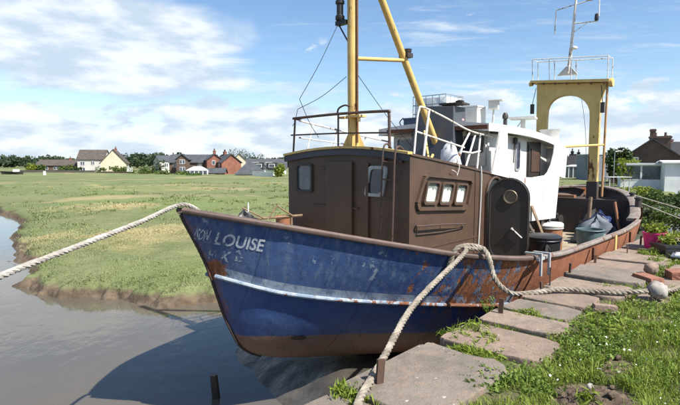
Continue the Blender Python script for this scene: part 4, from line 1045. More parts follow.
# ------------------------------------------------------------------ loose things aboard (boat axes -> world)
def aboard(name, x, y, z, lab, cat, group=None, rz=0.):
    p = LW(x, y, z); e = empty(name, p, BROT+rz); tag(e, lab, cat, group); return e
def ibc(x, y, z, lab, sx, sy, sz, rz=0., plate=False):
    e = aboard('caged_tank', x, y, z, lab, 'tank', 'caged white tanks', rz)
    b = MB(); b.box((-sx/2+.02, -sy/2+.02, .06), (sx/2-.02, sy/2-.02, sz-.03)); b.build('tank', M['tank'], e, bevel=.03, smooth=True)
    b = MB(); b.box((-sx/2, -sy/2, 0), (sx/2, sy/2, .05)); b.build('pallet', M['galv'], e)
    nx, nz = max(3, int(round(sx/.17))), max(3, int(round(sz/.2)))
    for k in range(nz+1):
        zz = .05+(sz-.05)*k/nz; b = MB(); b.tube([(-sx/2, -sy/2, zz), (sx/2, -sy/2, zz), (sx/2, sy/2, zz), (-sx/2, sy/2, zz)], .010, 6, closed=True); b.build('cage_hoop', M['galv'], e)
    for s_ in (-1, 1):
        for k in range(nx+1):
            xx = -sx/2+sx*k/nx; b = MB(); b.bar((xx, s_*sy/2, .04), (xx, s_*sy/2, sz), .009, 6); b.build('cage_bar', M['galv'], e)
        ny = max(3, int(round(sy/.17)))
        for k in range(1, ny):
            yy = -sy/2+sy*k/ny; b = MB(); b.bar((s_*sx/2, yy, .04), (s_*sx/2, yy, sz), .009, 6); b.build('cage_bar', M['galv'], e)
    if plate:
        b = MB(); b.box((-sx/2-.02, -sy*.22, sz*.35), (-sx/2-.012, sy*.25, sz*.75)); b.build('label_plate', M['tarp'], e)
    return e
ibc(6.8, .92, 2.24, 'white caged tank on the wheelhouse roof behind the dark funnel', .72, .82, .80)
e = aboard('plastic_crate', 5.75, .60, 2.26, 'dark blue plastic crate on the wheelhouse roof beside the mast leg', 'crate')
b = MB(); b.box((-.2, -.34, 0), (.2, .34, .015)); b.build('base', M['blue_plastic'], e)
for s_ in (-1, 1):
    b = MB(); b.box((-.2, s_*.34-.012, 0), (.2, s_*.34+.012, .24)); b.build('side', M['blue_plastic'], e)
    b = MB(); b.box((s_*.2-.012, -.33, 0), (s_*.2+.012, .33, .24)); b.box((s_*.215-.01, -.35, .20), (s_*.215+.01, .35, .24)); b.build('end', M['blue_plastic'], e)
b = MB(); b.tube(spline([(-.22, .36, .05), (-.24, .42, .16), (-.2, .36, .25)], 5), .012); b.build('handle', M['black'], e)
e = aboard('roof_locker', 6.0, -.32, 2.29, 'pale grey locker box on the wheelhouse roof right of the funnel', 'box'); b = MB(); b.box((-.18, -.2, 0), (.18, .2, .36)); b.build('case', M['lightgrey'], e, bevel=.01)
b = MB(); b.box((-.19, -.21, .362), (.19, .21, .385)); b.build('lid', M['white'], e)
e = aboard('float', 5.32, -.40, 2.34, 'faded pink float lying on the wheelhouse roof by the funnel', 'float'); b = MB(); b.lathe([(.02, -.09), (.09, -.06), (.12, 0), (.09, .06), (.03, .09), (.03, .11)], (0, 0, .03), 14); b.build('ball', M['pink'], e, smooth=True)
b = MB(); b.lathe([(.025, 0), (.025, .04), (.012, .05)], (0, 0, .142), 8); b.build('eye', M['black'], e)
def bundle(name, x, y, z, sx, sy, sz, mat, lab, cat, seed, rz=0):
    n = 26; u = np.linspace(0, 2*np.pi, n, endpoint=False); vv = np.linspace(0, 1, 12); vs = []
    for t in vv:
        for a in u:
            r = (math.sin(math.pi*(.5+t/2)))**.55 if t < 1 else 0
            k = 1+(float(fbm(math.cos(a)*2.2+seed, math.sin(a)*2.2+t*3, 90+seed))-.5)*.6
            vs.append((math.cos(a)*sx*r*k, math.sin(a)*sy*r*k, sz*t*k))
    f = [(i*n+j, i*n+(j+1) % n, (i+1)*n+(j+1) % n, (i+1)*n+j) for i in range(11) for j in range(n)]
    b = MB(); b.add(vs, f); o = b.build(name, mat, None, smooth=True, fix=False); p = LW(x, y, z); o.location = p; o.rotation_euler = (0, 0, BROT+rz)
    return tag(o, lab, cat)
bundle('plastic_sheet', 4.70, -.62, 1.50, .14, .20, .42, M['plastic_sheet'], 'crumpled white plastic sheet between the funnel and the white rails', 'sheet', 1)
bundle('tarpaulin', 11.0, -1.25, -.44, .6, .55, .62, M['tarp'], 'grey blue tarpaulin heap by the orange bulwark aft', 'tarpaulin', 2)
bundle('net_heap', 11.6, -1.15, -.44, .55, .45, .72, M['darkblue'], 'dark blue net heap behind the tarpaulin on the after deck', 'net', 3)
bundle('net_heap', 12.2, -.9, -.44, .4, .5, .66, M['blacksteel'], 'black net heap against the stern bulkhead', 'net', 4)
bundle('coiled_gear', .98, .18, .56, .26, .16, .42, M['black'], 'black bundle on the foredeck just above the bow rail', 'bundle', 5)
def tub(name, x, y, z, r, h, mat, lab, cat, lid=None, taper=.88, group=None):
    e = aboard(name, x, y, z, lab, cat, group)
    b = MB(); b.lathe([(r*taper, 0), (r, h*.94), (r*1.06, h*.95), (r*1.06, h), (r*.95, h), (r*.94, h*.9), (r*taper*.9, .03)], (0, 0, 0), 20); b.build('body', mat, e, smooth=True)
    b = MB(); b.tube([(r*1.05*math.cos(a), r*1.05*math.sin(a), h*.97) for a in np.linspace(0, 2*math.pi, 21)[:-1]], .012, 6, closed=True); b.build('rim', mat if lid is None else lid, e, smooth=True)
    if lid is not None:
        b = MB(); b.lathe([(r*1.08, h), (r*1.1, h+.03), (r*.9, h+.06), (r*.2, h+.07)], (0, 0, .004), 20); b.build('lid', lid, e, smooth=True)
    return e
tub('drum', 7.72, -1.25, -.44, .24, .72, M['redbrown'], 'rusty brown drum with a white lid under the white wing', 'drum', M['lightgrey'], 1.)
tub('tub', 6.0, -1.75, -.44, .28, .72, M['black'], 'black plastic tub with a dark lid by the shelter post', 'tub', M['black'])
tub('bin', 8.7, -1.75, -.44, .27, .62, M['teal'], 'faded teal bin standing against the orange bulwark', 'bin', None, .85)
tub('drum', 10.6, -.35, -.44, .2, .42, M['black'], 'small black drum with a white lid on the after deck', 'drum', M['tank'], .95)
e = aboard('wooden_crate', 5.62, -1.55, -.40, 'orange-brown wooden crate on the side deck behind the open door', 'crate', None, .3)
for k in range(3):
    for s_ in (-1, 1):
        b = MB(); b.box((-.26, s_*.2-.01, .05+k*.15), (.26, s_*.2+.01, .17+k*.15)); b.build('slat', M['redbrown'], e)
        b = MB(); b.box((s_*.26-.01, -.19, .05+k*.15), (s_*.26+.01, .19, .17+k*.15)); b.build('slat', M['redbrown'], e)
for a in (-1, 1):
    for c in (-1, 1):
        b = MB(); b.box((a*.235-.02, c*.175-.014, 0), (a*.235+.02, c*.175+.014, .52)); b.build('corner_post', M['wood'], e)
for i, (x, y, x1, y1, h, lab) in enumerate(((6.25, -1.95, 6.35, -1.3, .55, 'brown plank leaning on the shelter, nearest the bow'), (6.75, -1.75, 6.72, -1.25, .78, 'brown plank leaning on the shelter, nearest the stern'))):
    b = MB(); b.add([(x-.05, y, -.44), (x+.05, y, -.44), (x+.05, y+.02, -.44), (x-.05, y+.02, -.44), (x1-.05, y1, h), (x1+.05, y1, h), (x1+.05, y1+.02, h), (x1-.05, y1+.02, h)], [(3,2,1,0),(4,5,6,7),(0,1,5,4),(1,2,6,5),(2,3,7,6),(3,0,4,7)])
    o = b.build('plank', M['brown_frame'] if i == 0 else M['wood']); o.location = (OA[0], OA[1], 0); o.rotation_euler = (0, 0, BROT); tag(o, lab, 'plank', 'loose planks')
bundle('coiled_hose', 5.3, -2.05, -.42, .16, .18, .66, M['blacksteel'], 'black gear lump beside the rail below the open door', 'gear', 8)
# timber trestle lying on the foredeck, only its top shows over the rail
e = aboard('timber_trestle', 1.7, .55, .36, 'broken timber frame on the foredeck left of the brown cabin', 'trestle')
for k, (p, q, r_) in enumerate((((-.3, .35, .42), (.55, -.1, .46), .02), ((-.25, .3, .2), (-.2, .3, .62), .012), ((-.25, .3, .60), (.0, .12, .44), .012), ((.05, .1, .42), (.18, .05, .62), .012), ((.18, .05, .62), (.4, -.05, .46), .012), ((.0, .2, .0), (.0, .2, .44), .02), ((.4, -.02, .0), (.4, -.02, .46), .02))):
    b = MB(); b.bar(p, q, r_, 6); b.build('batten', M['wood'], e)
e = aboard('whip_aerial', 1.25, .45, .45, 'thin white whip aerial standing on the foredeck', 'aerial'); b = MB(); b.bar((0, 0, .1), (0, 0, .62), .007, 6); b.build('whip', M['tank'], e); b = MB(); b.lathe([(.03, 0), (.03, .1), (.012, .12)], (0, 0, 0), 8); b.build('foot', M['black'], e)
tub('bucket', 2.35, 1.0, .35, .12, .42, M['redbrown'], 'small orange-brown bucket at the cabin front corner', 'bucket')
b = MB(); b.lathe([(.10, 0), (.11, .05), (.1, .5), (.11, .52)], (0, 0, 0), 10); 

# wooden stake standing in the water off the bow
b = MB(); p = LW(1.05, 1.0); b.tube([(p.x+.03, p.y, -2.6), (p.x, p.y, -1.75), (p.x-.03, p.y, -1.42)], [.07, .06, .055], 8)
o = b.build('wooden_stake', M['blacksteel'], smooth=False); tag(o, 'dark wooden stake standing in the water under the bow', 'stake')

# ------------------------------------------------------------------ plants
def leaf_material(name, c1, c2, c3=None, rough=.6):
    t = NT(name); a = t.attr('rnd'); col = t.mix(a.outputs['Fac'], c1, c2)
    if c3: col = t.mix(t.ramp(t.noise(.9, 4, .6), .45, .65), col, c3)
    m = t.out(col, rough, 0, None, .25)
    tr = t.n('ShaderNodeBsdfTranslucent'); t.l(col, tr.inputs[0]); mx = t.n('ShaderNodeMixShader'); mx.inputs[0].default_value = .3
    out = t.t.nodes['Material Output']; t.l(t.b.outputs[0], mx.inputs[1]); t.l(tr.outputs[0], mx.inputs[2]); t.l(mx.outputs[0], out.inputs[0]); return m
M['grass'] = leaf_material('quay_grass', (.120, .180, .018), (.255, .325, .050), (.22, .275, .045))
M['weed'] = leaf_material('weed_leaves', (.095, .16, .022), (.20, .27, .055))
M['drygrass'] = leaf_material('dry_stems', (.22, .19, .09), (.32, .27, .14))
M['marshgrass'] = leaf_material('saltmarsh_grass', (.075, .105, .034), (.135, .168, .060), (.115, .135, .060))
def marsh_blade():
    t = NT('saltmarsh_blades'); a = t.attr('rnd'); g = marsh_colour(t, t.tc.outputs['Object'])
    hsv = t.n('ShaderNodeHueSaturation'); t.l(g, hsv.inputs['Color']); t.l(t.ramp(a.outputs['Fac'], 0, 1, 1.05, 1.6), hsv.inputs['Value']); return t.out(hsv.outputs[0], .8, 0, None, .1)
M['marshgrass'] = marsh_blade()
M['strawgrass'] = leaf_material('straw_grass', (.16, .155, .07), (.25, .22, .105))
M['petal'] = plain('white_petals', (.8, .8, .78), .6)
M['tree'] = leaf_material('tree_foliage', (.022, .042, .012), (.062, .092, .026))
M['treefar'] = leaf_material('hazed_far_foliage', (.034, .058, .030), (.080, .110, .056))  # lighter, bluer leaf colour carries the haze of distance
M['bush'] = leaf_material('bush_foliage', (.050, .092, .018), (.125, .175, .040))
M['lime'] = leaf_material('lime_foliage', (.12, .17, .02), (.26, .30, .04))
M['bark'] = plain('bark', (.09, .07, .05), .9)
def blades(name, X, Y, Z, h, w, mat, bend=.5, parent=None, lean=None):
    N = len(X); a = rng.uniform(0, 2*np.pi, N); h = h*rng.uniform(.6, 1.3, N); w = w*rng.uniform(.7, 1.3, N)
    ba = rng.uniform(0, 2*np.pi, N); bd = h*bend*rng.uniform(.2, 1.2, N)
    dx, dy = np.cos(a)*w/2, np.sin(a)*w/2; bx, by = np.cos(ba)*bd, np.sin(ba)*bd
    P = np.empty((N, 5, 3)); 
    P[:, 0] = np.stack([X-dx, Y-dy, Z], -1); P[:, 1] = np.stack([X+dx, Y+dy, Z], -1)
    P[:, 2] = np.stack([X+dx*.8+bx*.35, Y+dy*.8+by*.35, Z+h*.6], -1); P[:, 3] = np.stack([X-dx*.8+bx*.35, Y-dy*.8+by*.35, Z+h*.6], -1)
    P[:, 4] = np.stack([X+bx, Y+by, Z+h*(1-.25*bend)], -1)
    base = (np.arange(N)*5)[:, None]
    F = np.concatenate([base+np.array([[0, 1, 2]]), base+np.array([[0, 2, 3]]), base+np.array([[3, 2, 4]])], 0)
    o = fast_mesh(name, P.reshape(-1, 3), F, mat, False, parent, np.repeat(rng.random(N), 5)); return o
def leaves(C, size, up=.3, elong=1.6):
    """C: N x 3 centres -> quad leaf cards with random attitude"""
    N = len(C); n = rng.normal(size=(N, 3)); n[:, 2] += up; n /= np.linalg.norm(n, axis=1)[:, None]
    t = rng.normal(size=(N, 3)); t -= n*(t*n).sum(1)[:, None]; t /= np.linalg.norm(t, axis=1)[:, None]; b = np.cross(n, t)
    s = (size*rng.uniform(.6, 1.4, N))[:, None]
    P = np.stack([C-t*s*elong*.5, C+b*s*.42, C+t*s*elong*.5, C-b*s*.42], 1)
    return P.reshape(-1, 3), np.arange(N*4).reshape(N, 4)
def leaf_mesh(name, C, size, mat, parent=None, up=.3, elong=1.6):
    P, F = leaves(np.asarray(C), size, up, elong); return fast_mesh(name, P, F, mat, False, parent, np.repeat(rng.random(len(C)), 4))

# ------------------------------------------------------------------ foreground grass and weeds
def in_slabs(x, y, grow=0.):
    m = np.zeros(x.shape, bool)
    for (x0, x1, yi, z, tl, mi) in SLABS: m |= (x > x0-grow) & (x < x1+grow) & (y > yi-grow+.10*((x-(x0+x1)/2)/((x1-x0)/2))**4)
    for (x0, x1, y0, yi) in ((4.5, 5.4, -3.66, -4.25), (5.6, 6.5, -3.62, -4.2), (6.7, 7.6, -3.72, -4.3), (7.6, 8.8, -3.75, -4.5), (3.75, 4.25, -3.62, -4.0)): m |= (x > x0-grow) & (x < x1+grow) & (y < y0+grow) & (y > yi-grow)
    return m
def bare(x, y):
    return (((x-.72)/.33)**2+((y+4.06)/.28)**2 < 1) | (((x-1.40)/.24)**2+((y+4.02)/.11)**2 < 1)
def scatter(n, x0, x1, y0, y1):
    x = rng.uniform(x0, x1, n); y = rng.uniform(y0, y1, n)
    X = OA[0]+DA[0]*x+NA[0]*y; Y = OA[1]+DA[1]*x+NA[1]*y
    return x, y, X, Y
x, y, X, Y = scatter(560000, -1.6, 13, -10, -2.68)
r = np.hypot(X, Y); d = fbm(X*1.6, Y*1.6, 100); d2 = fbm(X*5, Y*5, 104)
turf = np.clip((-3.42-y+(d2-.5)*.5)/.35, 0, 1)*np.clip((d-.30)/.12, .12, 1)
turf = np.where((x > 4.2) & (x < 9.5) & (y > -4.4), turf*np.clip((d2-.52)/.1, 0, .8), turf)
turf = np.where(bare(x, y), (rng.random(len(x)) < .02)*.5, turf)
joint = (y > -3.55) & (d2 > .50) & ~in_slabs(x, y, .0); turf = np.where(joint, np.clip((d2-.5)*7, 0, .9), turf)
turf = np.where(in_slabs(x, y, -.015), 0, turf)
p = turf*np.clip((3.6/r)**1.35, 0, 1)
k = rng.random(len(x)) < p
x, y, X, Y, r, d = x[k], y[k], X[k], Y[k], r[k], d[k]
Z = land_h(X, Y)-.005
hh = .95*(.045+.075*np.clip((d-.38)/.25, 0, 1)+.05*(y < -3.9)*np.clip(fbm(X*.9, Y*.9, 130)*2-.6, 0, 1))*np.where(y > -3.5, .75, 1.)
o = blades('grass', X, Y, Z, hh, .0055*np.clip(r/4.0, .8, 3.5), M['grass'], .75); tag(o, 'bright green grass on the quay and in the slab joints', 'grass', kind='stuff')
# dry bents and stalks among it
x, y, X, Y = scatter(2600, 0, 9, -7, -3.4); k = ~in_slabs(x, y, .05) & ~bare(x, y) & (fbm(X*1.3, Y*1.3, 140) > .5)
o = blades('dry_stalks', X[k], Y[k], land_h(X[k], Y[k]), np.full(k.sum(), .16), .004*np.clip(np.hypot(X[k], Y[k])/4, .8, 3), M['drygrass'], .5); tag(o, 'dry straw-coloured stalks among the quay grass', 'stalks', kind='stuff')
# clover-like ground leaves
x, y, X, Y = scatter(150000, -.5, 9, -8, -3.35); r = np.hypot(X, Y)
k = (~in_slabs(x, y, .0)) & (~bare(x, y)) & (fbm(X*2.2, Y*2.2, 150) > .47) & (rng.random(len(x)) < np.clip((3.6/r)**1.6, 0, 1))
C = np.stack([X[k], Y[k], land_h(X[k], Y[k])+rng.uniform(.01, .075, k.sum())], -1)
o = leaf_mesh('clover_leaves', C, .017*np.clip(r[k]/4, .8, 2.5), M['weed'], None, 1.4, 1.25); tag(o, 'small clover leaves carpeting the grass', 'clover', kind='stuff')
x, y, X, Y = scatter(1500, .6, 8, -6.5, -3.6); k = (~in_slabs(x, y, .02)) & (~bare(x, y)) & (fbm(X*1.5, Y*1.5, 160) > .53)
C = np.stack([X[k], Y[k], land_h(X[k], Y[k])+rng.uniform(.06, .11, k.sum())], -1)
o = leaf_mesh('clover_flowers', C, .017, M['petal'], None, 1.5, 1.1); tag(o, 'tiny white flowers dotted through the grass', 'flowers', kind='stuff')
def weed(x, y, rad, h, n, lab, mat='weed', lsize=.020, stalks=0):
    """a leafy weed clump: stems with leaves on them"""
    q_ = LW(x, y); z0 = float(land_h(np.array([q_.x]), np.array([q_.y]))[0]); e = empty('weed_clump', (q_.x, q_.y, z0)); tag(e, lab, 'weed', 'leafy weeds on the quay')
    b = MB(); C = []
    for i in range(n):
        a = rng.uniform(0, 2*np.pi); R_ = rad*math.sqrt(rng.random()); hh = h*rng.uniform(.5, 1.1)*(1-.45*R_/rad); bx, by = math.cos(a)*R_, math.sin(a)*R_
        tip = (bx*1.35+rng.normal()*.02, by*1.35+rng.normal()*.02, hh); b.tube([(bx*.6, by*.6, -.01), ((bx+tip[0])*.45, (by+tip[1])*.45, hh*.55), tip], [.003, .0025, .0012], 3, caps=False)
        for j in range(16):
            t = rng.uniform(.15, 1.); C.append((bx*.6+(tip[0]-bx*.6)*t+rng.normal()*lsize*.6, by*.6+(tip[1]-by*.6)*t+rng.normal()*lsize*.6, hh*t+rng.normal()*.01))
    b.build('stems', M['weed'], e, fix=False); leaf_mesh('foliage', C, lsize*(.55 if mat == 'grass' else 1), M[mat], e, .1 if mat == 'grass' else .7, 6. if mat == 'grass' else 1.9)
weed(1.95, -3.72, .28, .14, 60, 'big dark green weed clump right of the second slab')
weed(1.45, -3.80, .22, .11, 45, 'leafy weed clump between the second slab and the bare earth')
weed(.62, -3.52, .26, .12, 60, 'leafy weed clump at the inner corner of the near slab')
weed(2.55, -3.72, .28, .09, 55, 'yellowish low weed patch left of the tan brick', 'lime' if False else 'grass', .028)
weed(1.40, -2.78, .26, .10, 45, 'small weed growing on the second slab under the hull', 'grass', .024)
weed(-.33, -2.74, .12, .10, 34, 'grass-green tuft in the slab joint left of the near peg', 'grass', .024)
weed(2.34, -2.95, .14, .09, 30, 'small tuft in the joint beside the hull, under the sagging rope', 'grass', .022)
weed(.95, -3.05, .20, .07, 40, 'low weed along the joint behind the near slab', 'grass', .022)
weed(4.3, -3.3, .16, .10, 26, 'small weed at the foot of the raised slab', 'grass', .026)
weed(6.3, -3.45, .2, .16, 34, 'small green weed on the far slabs before the pots', 'grass', .03)
weed(7.1, -3.2, .15, .18, 26, 'young weed on the far slabs left of the pink pot', 'grass', .03)
weed(2.2, -2.60, .10, .24, 10, 'thin wiry weed hanging over the quay edge by the hull', 'drygrass' if False else 'weed', .014)
weed(.62, -4.06, .05, .10, 8, 'single seedling on top of the earth mound', 'grass', .028)
# ferny tufts overhanging the water edge of the slabs
# ------------------------------------------------------------------ saltmarsh grass
n = 300000; aa = rng.uniform(R(-46), R(30), n); rr = 10.5*np.exp(rng.random(n)*np.log(36/10.5)); X = rr*np.sin(aa); Y = rr*np.cos(aa)
dd = shore_dist(X, Y); Z = marsh_h(X, Y); f1 = fbm(X*.5, Y*.5, 200); f2 = fbm(X*.13, Y*.13, 210)
k = (Z > -1.50) & (rng.random(n) < np.clip((34-rr)/14, 0, 1)*np.clip((f1-.2)*4, .5, 1))
X, Y, Z, rr, f1, f2, dd = X[k], Y[k], Z[k], rr[k], f1[k], f2[k], dd[k]
tall = np.clip((f2-.5)*6, 0, 1)
h = (.030+.025*np.clip((f1-.45)*5, 0, 1)+.015*tall)+.05*np.clip(1-dd/1.2, 0, 1); ww = .008*np.clip(rr/11, 1, 3)
straw = rng.random(len(X)) < np.clip((f2-.50)*4, .02, .25)
tag(blades('marsh_grass', X[~straw], Y[~straw], Z[~straw]-.01, h[~straw], ww[~straw], M['marshgrass'], .9), 'green saltmarsh grass covering the flats across the creek', 'grass', kind='stuff')
tag(blades('straw_grass', X[straw], Y[straw], Z[straw]-.01, h[straw]*1.1, ww[straw], M['strawgrass'], .7), 'straw-coloured dry grass patches on the saltmarsh', 'grass', kind='stuff')

tn = 5200; ta = rng.uniform(R(-46), R(25), tn); tr = 12*np.exp(rng.random(tn)*np.log(75/12)); tx_ = tr*np.sin(ta); ty_ = tr*np.cos(ta)
kk = (shore_dist(tx_, ty_) > .5) & (fbm(tx_*.25, ty_*.25, 220) > .47); tx_, ty_, tr = tx_[kk], ty_[kk], tr[kk]; m_ = 22
X = np.repeat(tx_, m_)+rng.normal(size=len(tx_)*m_)*.11; Y = np.repeat(ty_, m_)+rng.normal(size=len(tx_)*m_)*.11; rr = np.repeat(tr, m_)
tag(blades('marsh_tussocks', X, Y, marsh_h(X, Y)-.01, .11*np.clip(rr/25, .8, 1.6)*np.repeat(rng.uniform(.5, 1.2, len(tx_)), m_), .010*np.clip(rr/12, 1, 3.5), M['marshgrass'], .9), 'coarse tussocks dotted over the saltmarsh', 'grass', kind='stuff')

# ------------------------------------------------------------------ pots on the quay
def planter(name, x, y, r, h, mat, lab, leafmat, spread, fh, square=False):
    q_ = LW(x, y); e = empty(name, (q_.x, q_.y, -.02)); tag(e, lab, 'planter')
    b = MB()
    if square: b.box((-r*1.5, -r*.8, 0), (r*1.5, r*.8, h)); b.box((-r*1.56, -r*.86, h-.03), (r*1.56, r*.86, h+.004)); b.build('pot', mat, e)
    else: b.lathe([(r*.78, 0), (r, h*.9), (r*1.07, h*.91), (r*1.07, h), (r*.92, h), (r*.9, h*.9)], (0, 0, 0), 20); b.build('pot', mat, e, smooth=True)
    C = []; b = MB()
    for i in range(26):
        a = rng.uniform(0, 6.28); R_ = spread*math.sqrt(rng.random())*.8; tx, ty, tz = math.cos(a)*R_, math.sin(a)*R_*(.8 if square else 1), h+fh*rng.uniform(.4, 1)*(1-.4*R_/spread)
        b.tube([(tx*.5, ty*.5, h-.04), (tx, ty, tz)], .004, 4, caps=False)
        for j in range(16): C.append((tx*(.6+.5*rng.random())+rng.normal()*.03, ty*(.6+.5*rng.random())+rng.normal()*.03, h+(tz-h)*rng.random()+rng.normal()*.02))
    b.build('stems', M['weed'], e, fix=False); leaf_mesh('foliage', C, .045, M[leafmat], e, .8, 1.6)
planter('flower_pot', 7.75, -3.12, .19, .36, M['magenta'], 'bright pink pot with a lime green plant at the quay end', 'lime', .26, .22)
planter('flower_trough', 7.55, -3.55, .26, .20, M['black'], 'black trough of lime green plants beside the pink pot', 'lime', .46, .26, True)
planter('flower_pot', 8.25, -3.80, .20, .30, M['darkblue'], 'dark blue pot at the right edge of the quay', 'weed', .22, .16)
e = empty('timber_stake', LW(8.2, -3.62)); tag(e, 'dark thin stake standing by the blue pot', 'stake'); b = MB(); b.bar((0, 0, -.1), (.0, 0, .95), .016, 6); b.build('shaft', M['wood'], e); b = MB(); b.bar((-.05, 0, .7), (.05, 0, .7), .012, 6); b.build('tie', M['wire'], e)
e = empty('seed_tray', LW(7.05, -3.62, .04), .9); tag(e, 'flat bluish tray of white scraps lying before the black trough', 'tray'); b = MB(); b.box((-.24, -.12, 0), (.24, .12, .03)); b.build('tray', M['tarp'], e, bevel=.006)
for k in range(3): b = MB(); b.box((-.2+k*.14, -.07, .032), (-.1+k*.14, .06, .05), rot=('Z', .3*k)); b.build('scrap', M['tank'], e)

# ------------------------------------------------------------------ trees, hedges and bushes
def bush(name, X, Y, z0, rx, ry, h, mat, lab, cat, n=900, lsize=.16, trunk=0., group=None, clumps=14, square=False, stemname='stem'):
    e = empty(name, (X, Y, z0)); tag(e, lab, cat, group); C = []
    for i in range(clumps):
        a = rng.uniform(0, 2*np.pi); q_ = math.sqrt(rng.random())*.75
        c = np.array([math.cos(a)*q_*rx, math.sin(a)*q_*ry, trunk+(h-trunk)*rng.uniform(.2, .82)])
        if square: c = np.array([rng.uniform(-.85, .85)*rx, rng.uniform(-.7, .7)*ry, h*rng.uniform(.2, .85)])
        s = rng.uniform(.28, .5); sz = np.array([min(rx, (h)*.9)*s, min(ry, h*.9)*s, (h-trunk)*s*.75])
        m = n//clumps; v_ = rng.normal(size=(m, 3)); v_ /= np.linalg.norm(v_, axis=1)[:, None]; v_ *= rng.uniform(.55, 1.05, m)[:, None]
        C.append(c+v_*sz)
    C = np.concatenate(C); C[:, 2] = np.clip(C[:, 2], .02, h*1.05)
    leaf_mesh('crown' if trunk else 'foliage', C, lsize, M[mat], e, .4, 1.5)
    b = MB(); rt = max(.04, h*.025); b.tube([(0, 0, -.1), (rt, 0, h*.4), (0, rt, h*.75)], [rt, rt*.7, rt*.25], 7)
    for i in range(4): a = i*1.7; b.tube([(0, 0, h*.35), (math.cos(a)*rx*.5, math.sin(a)*ry*.5, h*.7)], [rt*.5, rt*.15], 5)
    b.build('trunk' if trunk else stemname, M['bark'], e, smooth=True); return e
# the far wood: one dark mass on the skyline
C = []
for i in range(420):
    X = rng.uniform(-290, 120); Y = rng.uniform(255, 330)+abs(X)*.05
    if X > -112 and X < -62 and False: continue
    hmax = 7.8 if X < -98 else 6.0 if X < -40 else 6.6
    h = hmax*rng.uniform(.6, 1.0)*(.72+.62*float(vnoise(X*.045, 3.3, 71)))*(Y/285); rad = rng.uniform(2.6, 4.6)
    for j in range(5):
        c = np.array([X+rng.normal()*rad*.5, Y+rng.normal()*rad*.4, -1.1+h*rng.uniform(.30, .80)]); m = 34
        v_ = rng.normal(size=(m, 3)); v_ /= np.linalg.norm(v_, axis=1)[:, None]; C.append(c+v_*np.array([rad*.55, rad*.55, h*.24])*rng.uniform(.6, 1.05, m)[:, None])
C = np.concatenate(C); C = C[C[:, 2] > -1.2]
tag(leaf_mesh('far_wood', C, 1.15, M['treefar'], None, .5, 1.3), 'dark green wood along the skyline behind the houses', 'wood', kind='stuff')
def wx(u, Y): return (u-340)/500*Y
def wzv(v, Y): return 1.6-(v-163)/500*Y
for i, (u, v, Y, w, h, mat, lab, cat) in enumerate((
    (109, 174, 140, 5.6, 2.0, 'bush', 'clipped dark hedge in front of the cream gable house', 'hedge'),
    (121, 174, 139, 2.6, 2.1, 'bush', 'second length of clipped hedge, right of the cream gable', 'hedge'),
    (66, 173, 141, 2.8, 2.3, 'bush', 'rounded yellowish bush in front of the low bungalow', 'bush'),
    (76, 173, 140, 2.0, 1.8, 'tree', 'dark bush between the bungalow and the gabled house', 'bush'),
    (32, 172, 146, 2.2, 2.6, 'lime', 'yellow-green bush left of the bungalow', 'bush'),
    (41, 172, 147, 1.6, 2.2, 'bush', 'small green bush nearest the bungalow gable', 'bush'),
    (142, 177, 128, 4.0, 2.6, 'bush', 'broad green bush between the cream house and the pale house', 'bush'),
    (152, 176, 132, 4.5, 4.2, 'tree', 'dark round tree left of the pale house', 'tree'),
    (165, 178, 122, 2.8, 2.0, 'bush', 'green bush in front of the pale house', 'bush'),
    (184, 180, 116, 4.2, 2.4, 'bush', 'long green bush before the brick house conservatory', 'bush'),
    (194, 181, 112, 2.4, 1.7, 'bush', 'small bush at the foot of the conservatory', 'bush'),
    (280, 181, 98, 1.3, 3.2, 'lime', 'yellow-green conical conifer beside the brown cabin', 'conifer'),
    (236, 164, 190, 5, 5.5, 'tree', 'tree rising behind the brick house, right of its chimneys', 'tree'),
    (256, 166, 185, 4, 4.6, 'tree', 'tree behind the dormer houses near the cabin', 'tree'))):
    X = wx(u, Y); z0 = wzv(v, Y)
    bush(cat if cat in ('hedge', 'tree', 'conifer') else 'bush', X, Y, z0-.2, w, w*.6, h+.2, mat, lab, cat, 700, .30, .4 if cat == 'tree' else 0., 'bushes and trees across the marsh', 12, cat == 'hedge')
# right-hand side: hedge and trees before the brick house
for i, (u, vb, Y, w, h, mat, lab, cat, n_, ls) in enumerate((
    (650, 203, 31, 1.9, .80, 'bush', 'left length of the leafy hedge below the white conservatory', 'hedge', 2600, .10),
    (672, 205, 29, 1.7, .82, 'bush', 'middle length of the leafy hedge below the white conservatory', 'hedge', 2600, .10),
    (706, 205, 29, 2.2, .9, 'bush', 'right length of the leafy hedge below the white conservatory', 'hedge', 2200, .10),
    (634, 197, 35, 1.4, .7, 'lime', 'bright low shrub at the left end of the hedge', 'shrub', 1400, .10),
    (655, 219, 19, .9, .55, 'tree', 'dark low shrub by the stern lines', 'shrub', 1300, .07),
    (676, 226, 15, .8, .55, 'bush', 'shrub on the weedy bank at the right edge', 'shrub', 1300, .06),
    (640, 226, 15, .5, .34, 'bush', 'small weedy shrub just behind the stern', 'shrub', 900, .05),
    (617, 184, 62, 2.0, 4.2, 'tree', 'leafy tree left of the brick house, behind the derrick pole', 'tree', 1700, .28),
    (625, 186, 56, 1.5, 2.9, 'lime', 'yellow-green tree beside the conservatory', 'tree', 1200, .22),
    (690, 212, 24, 1.4, .8, 'tree', 'dark shrub at the far right of the hedge', 'shrub', 1400, .10))):
    X = wx(u, Y); z0 = wzv(vb, Y)
    bush(cat, X, Y, z0-.15, w, w*.6, h+.15, mat, lab, cat, n_, ls, .5 if cat == 'tree' else 0., 'hedges and shrubs beyond the quay end', 16, cat == 'hedge')
